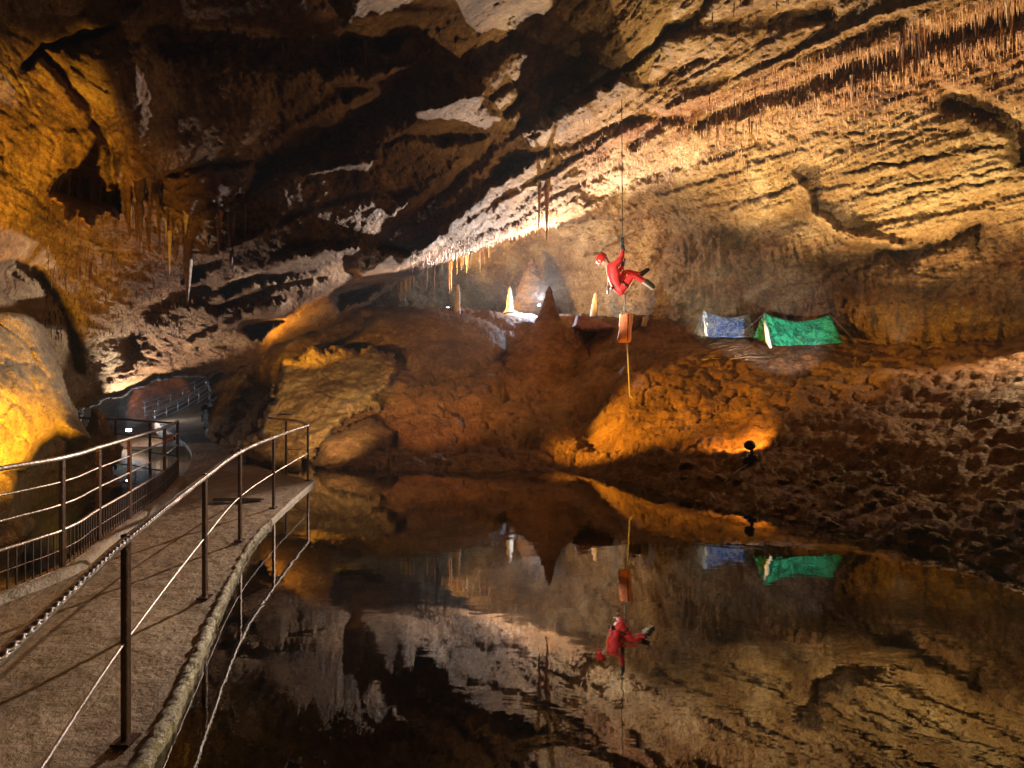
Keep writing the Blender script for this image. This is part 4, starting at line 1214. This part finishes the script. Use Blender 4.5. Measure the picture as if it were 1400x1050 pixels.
# white cloth hanging at the green tent's door
bm = bmesh.new()
pc = P(1047, 447, 13.0)
tube_bm(bm, [P(1045, 440, 13.1), P(1048, 452, 13.0), P(1050, 466, 12.95), P(1054, 476, 12.9)], [0.02, 0.05, 0.06, 0.03], 7)
ob = link('white_cloth', bm_mesh('white_cloth', bm), plain_mat('white_cloth', (0.7, 0.68, 0.6), rough=0.8)); tag(ob, 'white rolled cloth hanging from the door of the green tent', 'cloth')

# sticks near tents
for k in range(26):
    x = random.uniform(905, 1040); y = random.uniform(460, 492)
    if k < 5: x, y = random.uniform(975, 1015), random.uniform(470, 490)
    g_ = ground_hit(x, y)
    L_ = random.uniform(0.25, 0.9); an_ = random.uniform(-0.6, 0.9)
    dv_ = np.array([math.cos(an_), math.sin(an_) * 0.8, 0]) * L_ / 2
    a = g_ - dv_; b = g_ + dv_
    a[2] = ground_z(a[0], a[1]) + 0.03; b[2] = ground_z(b[0], b[1]) + 0.05
    c_ = (a + b) / 2 + np.array([random.uniform(-.03, .03), 0, 0.03])
    o = tube('dead_branch', [a, c_, b], [0.014, 0.012, 0.006], M_STICK, None, 5, origin=g_)
    tag(o, 'thin dead branch lying on the mud in front of the tents', 'branch', 'branches strewn in front of the tents')

# loose stones on the right shore
def stone_mesh(seed):
    bm = bmesh.new(); bmesh.ops.create_icosphere(bm, subdivisions=2, radius=1.0)
    co = np.array([v.co[:] for v in bm.verts])
    n_ = 1 + fbm(co * 1.1 + seed * 7.7, 3, 0.6, seed) * 0.7
    f1_, f2_ = worley(co * 0.9 + seed, seed)
    for v, k_, f_ in zip(bm.verts, n_, f1_): v.co *= k_ * (0.75 + 0.35 * f_)
    me_ = bm_mesh('stone', bm, False); me_.materials.append(M_ROCK); return me_
SM = [stone_mesh(i + 1) for i in range(5)]
for k in range(70):
    x = random.uniform(1060, 1400); y = random.uniform(640, 700 + (x - 1000) * 0.2)
    if k % 5 == 0: x, y = random.uniform(880, 1080), random.uniform(630, 680)
    g_ = ground_hit(x, y)
    if g_[2] < -0.04: continue
    o = bpy.data.objects.new('stone', random.choice(SM)); COL.objects.link(o)
    r_ = random.uniform(0.025, 0.085)
    o.location = (g_[0], g_[1], g_[2] + r_ * 0.15); o.scale = (r_ * random.uniform(0.8, 1.5), r_, r_ * random.uniform(0.4, 0.75)); o.rotation_euler = (random.uniform(-.3, .3), random.uniform(-.3, .3), random.uniform(0, 6.3))
    tag(o, 'angular brown stone lying loose on the muddy right shore', 'stone', 'loose stones on the right shore')

# ------------------------------------------------------------------ floor lamp on the right bank
fp = ground_hit(1027, 634)
fl = empty('floor_lamp', fp); tag(fl, 'small black lamp with round head standing before the amber lit mud', 'lamp')
sc_ = fp[1] / F
bm = bmesh.new(); bmesh.ops.create_uvsphere(bm, u_segments=14, v_segments=10, radius=7.5 * sc_)
bmesh.ops.scale(bm, vec=(1.05, 0.8, 0.9), verts=bm.verts)
link('lamp_head', bm_mesh('lamp_head', bm), M_LAMP, fl, (-2 * sc_, 0, 24 * sc_))
tube('stem', [(0, 0, 0), (2 * sc_, 0, 10 * sc_), (0, 0, 22 * sc_)], [0.05, 0.035, 0.025], M_LAMP, fl, 8)
bm = bmesh.new(); box_bm(bm, (1.5 * sc_, 0, 5 * sc_), (13 * sc_, 9 * sc_, 14 * sc_), bevel=0.02); box_bm(bm, (-8 * sc_, 0, 3 * sc_), (6 * sc_, 6 * sc_, 9 * sc_), bevel=0.01)
link('base', bm_mesh('base', bm), M_LAMP, fl)
cab = [fp + [0, 0, 0.02]] + [g + np.array([0, 0, 0.02]) for g in [ground_hit(1005, 650), ground_hit(990, 668)]]
tube('cable', [Vector(tuple(c - fp)) for c in cab], 0.008, M_LAMP, fl, 5)

# visible flood lamps: housings with a glowing face
def flood(p, label, aim, size, color, strength):
    root = empty('flood_lamp', p); tag(root, label, 'lamp')
    aim = Vector(aim).normalized(); q = aim.to_track_quat('Y', 'Z').to_matrix()
    bm = bmesh.new(); box_bm(bm, (0, -size * 0.35, 0), (size, size * 0.5, size * 0.7), bevel=size * 0.05)
    bmesh.ops.rotate(bm, cent=(0, 0, 0), matrix=q, verts=bm.verts); link('housing', bm_mesh('housing', bm, False), M_LAMP, root)
    m, t, out = nt('lamp_glass'); e = N(t, 'ShaderNodeEmission'); e.inputs[0].default_value = (*color, 1); e.inputs[1].default_value = strength; t.links.new(e.outputs[0], out.inputs[0])
    bm = bmesh.new(); box_bm(bm, (0, 0, 0), (size * 0.85, size * 0.1, size * 0.5)); bmesh.ops.rotate(bm, cent=(0, 0, 0), matrix=q, verts=bm.verts)
    link('lamp_glass', bm_mesh('lamp_glass', bm, False), m, root)
    tube('stand', [(0, 0, -size * 0.3), (0, 0, -size * 1.4)], size * 0.08, M_LAMP, root, 6)
flood(P(176, 588, 12.25), 'bright white flood lamp glaring behind the viewing bay railing', (0.6, -1, 0.2), 0.12, (1, 0.97, 0.95), 30)
flood(P(612, 421, 23.3), 'small bluish flood lamp on the floor of the back chamber', (0.1, -1, 0.3), 0.16, BLU, 12)
flood(P(737, 417, 20.8), 'blue white flood lamp just left behind the cone stalagmite', (-0.4, -1, 0.5), 0.14, BLU, 14)

# ------------------------------------------------------------------ climber, ropes and bag
DC = 12.0
def C(px, py, dy=0.0):
    return P(px, py, DC) + np.array([0, dy, 0])
ceil_z = shell_above(C(850, 300)[0], DC)
topc = np.array([C(850, 300)[0], DC, ceil_z + 0.2])
rope = tube('climbing_rope', [topc, C(851, 330), C(853, 372)], 0.011, M_ROPED, None, 6, origin=C(853, 372))
tag(rope, 'dark rope running from the ceiling down to the climber', 'rope')
rope2 = tube('tail_rope', [C(854, 396), C(854, 412), C(853.5, 428)], 0.020, M_ROPE, None, 6, origin=C(854, 396))
tag(rope2, 'short pale rope between the climber and the hanging bag', 'rope')
gr = ground_hit(862, 542)
tail_end = P(861, 541, DC)
rope3 = tube('trailing_rope', [P(857, 462, DC), P(859, 500, DC), tail_end, tail_end + np.array([0.12, -0.1, -0.12]), tail_end + np.array([0.3, -0.2, -0.2])], 0.016, M_ROPE, None, 6, origin=tail_end)
tag(rope3, 'pale rope hanging from the bag down to the mud bank', 'rope')

bag = empty('caving_bag', C(855, 449)); tag(bag, 'orange cylindrical caving bag hanging under the climber', 'bag')
k = DC / F
nz_, na_ = 26, 24
T_, A_ = np.meshgrid(np.linspace(0, 1, nz_), np.linspace(0, 2 * np.pi, na_), indexing='ij')
Rb = (8.6 + 0.8 * T_) * k * (1 - 0.25 * np.clip((T_ - 0.93) / 0.07, 0, 1) ** 2)
pts = np.stack([Rb * np.cos(A_) - (0.5 - T_) * 3.5 * k * -1, Rb * 0.8 * np.sin(A_), (0.5 - T_) * 39 * k], -1).reshape(-1, 3)
pts[:, :2] *= (1 + fbm(pts * np.array([6, 6, 2.5]), 3, 0.6, 9) * 0.22)[:, None]
ru = (T_ < 0.03).ravel(); pts[ru, 2] += np.sin(A_.ravel()[ru] * 3) * 1.5 * k
me_ = grid_mesh('bag_body', pts, nz_, na_)
bm = bmesh.new(); bm.from_mesh(me_); bmesh.ops.remove_doubles(bm, verts=bm.verts, dist=1e-3)
bmesh.ops.holes_fill(bm, edges=[e for e in bm.edges if e.is_boundary], sides=0); bmesh.ops.recalc_face_normals(bm, faces=bm.faces)
link('bag_body', bm_mesh('bag_body', bm), M_BAG, bag)
bm = bmesh.new(); box_bm(bm, (1.5 * k, -7.3 * k, 0), (0.8 * k, 0.012, 36 * k)); link('strap', bm_mesh('strap', bm, False), M_REDROCK, bag)
tube('carry_loop', [(-6 * k, 0, 19 * k), (-3 * k, 0, 23 * k), (0, 0, 24 * k), (4 * k, 0, 19 * k)], 0.014, M_ROPED, bag, 6)

# body: skeleton -> skin modifier -> one mesh
joints = {  # px, py, depth offset, radius (m)
    'pelvis': (846, 396, 0, 0.150), 'belly': (841, 384, 0, 0.140), 'chest': (836, 371, 0, 0.150), 'neck': (831, 361.5, 0, 0.062), 'head': (826, 356, 0, 0.085), 'crown': (822, 352, 0, 0.08),
    'sh_r': (838, 365, -0.16, 0.075), 'el_r': (848, 355.5, -0.17, 0.058), 'wr_r': (850.5, 343, -0.09, 0.042), 'ha_r': (851, 336, -0.045, 0.042),
    'sh_l': (838, 365, 0.16, 0.075), 'el_l': (847, 372, 0.20, 0.055), 'wr_l': (852.5, 362, 0.09, 0.04), 'ha_l': (853, 356, 0.045, 0.040),
    'hip_r': (848, 398, -0.10, 0.105), 'kn_r': (863, 378.5, -0.16, 0.072), 'an_r': (880, 386, -0.13, 0.048), 'to_r': (890, 393, -0.13, 0.045),
    'hip_l': (848, 396, 0.10, 0.105), 'kn_l': (856, 369, 0.17, 0.072), 'an_l': (878, 374, 0.15, 0.048), 'to_l': (887, 367.5, 0.15, 0.045)}
order = list(joints); idx = {n: i for i, n in enumerate(order)}
edges = [('pelvis', 'belly'), ('belly', 'chest'), ('chest', 'neck'), ('neck', 'head'), ('head', 'crown'),
         ('chest', 'sh_r'), ('sh_r', 'el_r'), ('el_r', 'wr_r'), ('wr_r', 'ha_r'), ('chest', 'sh_l'), ('sh_l', 'el_l'), ('el_l', 'wr_l'), ('wr_l', 'ha_l'),
         ('pelvis', 'hip_r'), ('hip_r', 'kn_r'), ('kn_r', 'an_r'), ('an_r', 'to_r'), ('pelvis', 'hip_l'), ('hip_l', 'kn_l'), ('kn_l', 'an_l'), ('an_l', 'to_l')]
OC = C(846, 396)
me_ = bpy.data.meshes.new('body')
me_.from_pydata([tuple(C(joints[n][0], joints[n][1], joints[n][2]) - OC) for n in order], [(idx[a], idx[b]) for a, b in edges], [])
tmp = bpy.data.objects.new('tmp', me_); COL.objects.link(tmp)
sk_ = tmp.modifiers.new('skin', 'SKIN')
for i, n in enumerate(order):
    sv = me_.skin_vertices[0].data[i]; sv.radius = (joints[n][3] * 1.2, joints[n][3] * 1.2); sv.use_root = (i == 0)
sb_ = tmp.modifiers.new('sub', 'SUBSURF'); sb_.levels = 2; sb_.render_levels = 2
dg = bpy.context.evaluated_depsgraph_get(); dg.update()
bme = bpy.data.meshes.new_from_object(tmp.evaluated_get(dg)); bpy.data.objects.remove(tmp)
bme.name = 'person'
for mt in (M_RED, M_SKIN, M_GLOVE, M_BOOT):
    bme.materials.append(mt)
if len(bme.materials) > 4:
    pass
cov = np.zeros(len(bme.vertices) * 3); bme.vertices.foreach_get('co', cov); cov = cov.reshape(-1, 3)
nz2 = fbm(cov * 9, 3, 0.6, 4) * 0.014
nn = np.zeros(len(bme.vertices) * 3); bme.vertices.foreach_get('normal', nn); cov = cov + nn.reshape(-1, 3) * nz2[:, None]
bme.vertices.foreach_set('co', cov.ravel())
J = {n: C(joints[n][0], joints[n][1], joints[n][2]) - OC for n in order}
def nearseg(p, a, b):
    ab = b - a; t = np.clip(np.dot(p - a, ab) / np.dot(ab, ab), 0, 1); return np.linalg.norm(p - a - t * ab)
for f in bme.polygons:
    c_ = np.array(f.center); ds = {e: nearseg(c_, J[e[0]], J[e[1]]) for e in edges}
    e = min(ds, key=ds.get)
    f.material_index = 1 if e in (('neck', 'head'), ('head', 'crown')) else 2 if e in (('wr_r', 'ha_r'), ('wr_l', 'ha_l')) else 3 if e in (('an_r', 'to_r'), ('an_l', 'to_l')) else 0
    f.use_smooth = True
person = link('person', bme, None, None, OC)
tag(person, 'caver in a red suit and helmet sitting in a harness on the rope', 'person')
K = DC / F
def pj(px, py, dy=0.0):
    return Vector(tuple(C(px, py, dy) - OC))
# helmet: half shell with brim
bm = bmesh.new(); bmesh.ops.create_uvsphere(bm, u_segments=24, v_segments=14, radius=0.128)
bmesh.ops.delete(bm, geom=[v for v in bm.verts if v.co.z < -0.035], context='VERTS')
bmesh.ops.scale(bm, vec=(1.12, 0.95, 0.98), verts=bm.verts)
be = [e for e in bm.edges if e.is_boundary]
ex = bmesh.ops.extrude_edge_only(bm, edges=be)
for v in [g for g in ex['geom'] if isinstance(g, bmesh.types.BMVert)]:
    v.co.x *= 1.10; v.co.y *= 1.08; v.co.z -= 0.012
hm = link('helmet', bm_mesh('helmet', bm), M_HELM, person, pj(822.5, 353.5)); hm.rotation_euler = (0, math.radians(-50), 0)
sm = hm.modifiers.new('t', 'SOLIDIFY'); sm.thickness = 0.008
bm = bmesh.new(); box_bm(bm, (0, 0, 0), (0.05, 0.06, 0.045), bevel=0.01)
link('head_lamp', bm_mesh('head_lamp', bm), M_LAMP, hm, (0.10, 0, 0.085))
# face details
bm = bmesh.new(); bmesh.ops.create_cone(bm, cap_ends=True, segments=8, radius1=0.016, radius2=0.006, depth=0.03)
no_ = link('nose', bm_mesh('nose', bm), M_SKIN, person, pj(830.5, 352.8)); no_.rotation_euler = (0, math.radians(60), 0)
for s in (-1, 1):
    bm = bmesh.new(); bmesh.ops.create_uvsphere(bm, u_segments=8, v_segments=6, radius=0.011)
    link('eye', bm_mesh('eye', bm), M_LAMP, person, pj(829.2, 351.6, s * 0.035))
tube('chin_strap', [pj(824, 357, -0.09), pj(828.5, 360, -0.06), pj(831, 359, 0), pj(828.5, 360, 0.06), pj(824, 357, 0.09)], 0.008, M_LAMP, person, 5)
# fingers closed round the rope
def fingers(cx_, cy_, side, up):
    for q_ in range(4):
        y_ = cy_ - up * (q_ * 1.25)
        L_ = [0.9, 1.0, 0.96, 0.8][q_]
        rtp = pj(cx_ - 1.6, y_, side * 0.02)
        tube('finger', [rtp, pj(cx_ + 0.6 * L_, y_ - 0.2, side * 0.055), pj(cx_ + 2.2 * L_, y_ - 0.1, side * 0.01), pj(cx_ + 1.4 * L_, y_ + .2, -side * 0.03)], [0.013, 0.012, 0.011, 0.008], M_GLOVE, person, 6)
    tube('thumb', [pj(cx_ - 1.2, cy_ + 1.2, side * 0.01), pj(cx_ + 0.4, cy_ - 0.6, -side * 0.035), pj(cx_ + 1.8, cy_ - 2.2, -side * 0.03)], [0.015, 0.013, 0.009], M_GLOVE, person, 6)
fingers(850.8, 336.5, -1, 1); fingers(852.8, 356.5, 1, 1)
tube('glove_cuff', [pj(850.2, 346, -0.10), pj(850.5, 341, -0.075), pj(850.8, 337, -0.05)], [0.056, 0.052, 0.044], M_GLOVE, person, 10)
# ascender clamp above the hand
bm = bmesh.new(); box_bm(bm, (0, 0, 0), (0.05, 0.02, 0.15), bevel=0.008)
link('rope_clamp', bm_mesh('rope_clamp', bm), M_GLOVE, person, pj(851.2, 328.5, 0))
tube('clamp_handle', [pj(852.5, 322), pj(850, 320), pj(849, 324), pj(849.5, 332), pj(851, 336)], 0.010, M_GLOVE, person, 6)
# harness, straps, boots
def ring(nm, c, ax, r1, w, mat):
    ax = Vector(ax).normalized(); q = ax.to_track_quat('Z', 'X')
    bm = bmesh.new(); 
    tube_bm(bm, [Vector((0, 0, -w / 2)), Vector((0, 0, w / 2))], r1, 18, cap=False)
    for v in bm.verts: v.co = q @ v.co
    o = link(nm, bm_mesh(nm, bm), mat, person, c); sm = o.modifiers.new('t', 'SOLIDIFY'); sm.thickness = 0.01; return o
ring('harness_belt', pj(844, 391), J['belly'] - J['pelvis'], 0.158, 0.045, M_BAR)
ring('leg_strap', pj(852.5, 391, -0.125), J['kn_r'] - J['hip_r'], 0.105, 0.04, M_BAR)
ring('leg_strap', pj(851.2, 385, 0.13), J['kn_l'] - J['hip_l'], 0.105, 0.04, M_BAR)
ring('knee_band', pj(853.2, 377, 0.145), J['kn_l'] - J['hip_l'], 0.088, 0.03, M_YEL)
tube('shoulder_strap', [pj(829, 364, -0.12), pj(828, 372, -0.155), pj(829, 382, -0.15), pj(829.5, 392, -0.14)], 0.011, M_YEL, person, 6)
tube('metal_bottle', [pj(829.6, 392, -0.15), pj(829.9, 393, -0.15), pj(829.9, 403, -0.15), pj(829.9, 404, -0.15)], [0.015, 0.032, 0.032, 0.02], M_METAL, person, 10)
tube('foot_cord', [pj(853, 372), pj(866, 374, 0.05), pj(880, 372, 0.1), pj(885, 366, 0.15)], 0.008, M_YEL, person, 5)
for n_, a, b, dy in [('r', 'an_r', 'to_r', -0.13), ('l', 'an_l', 'to_l', 0.15)]:
    A0, B0 = Vector(tuple(J[a])), Vector(tuple(J[b]))
    dr = (B0 - A0).normalized(); nrm = Vector((dr.z, 0, -dr.x)) * (1 if dr.z < 0 else 1)
    bt_ = tube('boot', [A0 - dr * 0.02, A0 + dr * 0.04, (A0 + B0) / 2, B0, B0 + dr * 0.06], [0.06, 0.07, 0.062, 0.058, 0.03], M_BOOT, person, 10)
    off = Vector((-dr.z, 0, dr.x)) * (-0.055)
    bm = bmesh.new(); box_bm(bm, (0, 0, 0), (0.30, 0.10, 0.022), bevel=0.008)
    so = link('boot_sole', bm_mesh('boot_sole', bm), M_SOLE, bt_, (A0 + B0) / 2 + off + dr * 0.01)
    so.rotation_euler = (0, -math.atan2(dr.z, dr.x), 0)
print('objects', len(bpy.data.objects))

# ------------------------------------------------------------------ misty cave air
bm = bmesh.new(); box_bm(bm, (-2, 20, 5.5), (70, 60, 18))
m, t, out = nt('haze_air'); pv_ = N(t, 'ShaderNodeVolumePrincipled'); pv_.inputs['Density'].default_value = 0.0013; pv_.inputs['Anisotropy'].default_value = 0.2
pv_.inputs['Color'].default_value = (0.8, 0.85, 0.95, 1)
t.links.new(pv_.outputs[0], out.inputs['Volume'])
hz = link('haze', bm_mesh('haze', bm, False), m); tag(hz, kind='stuff')
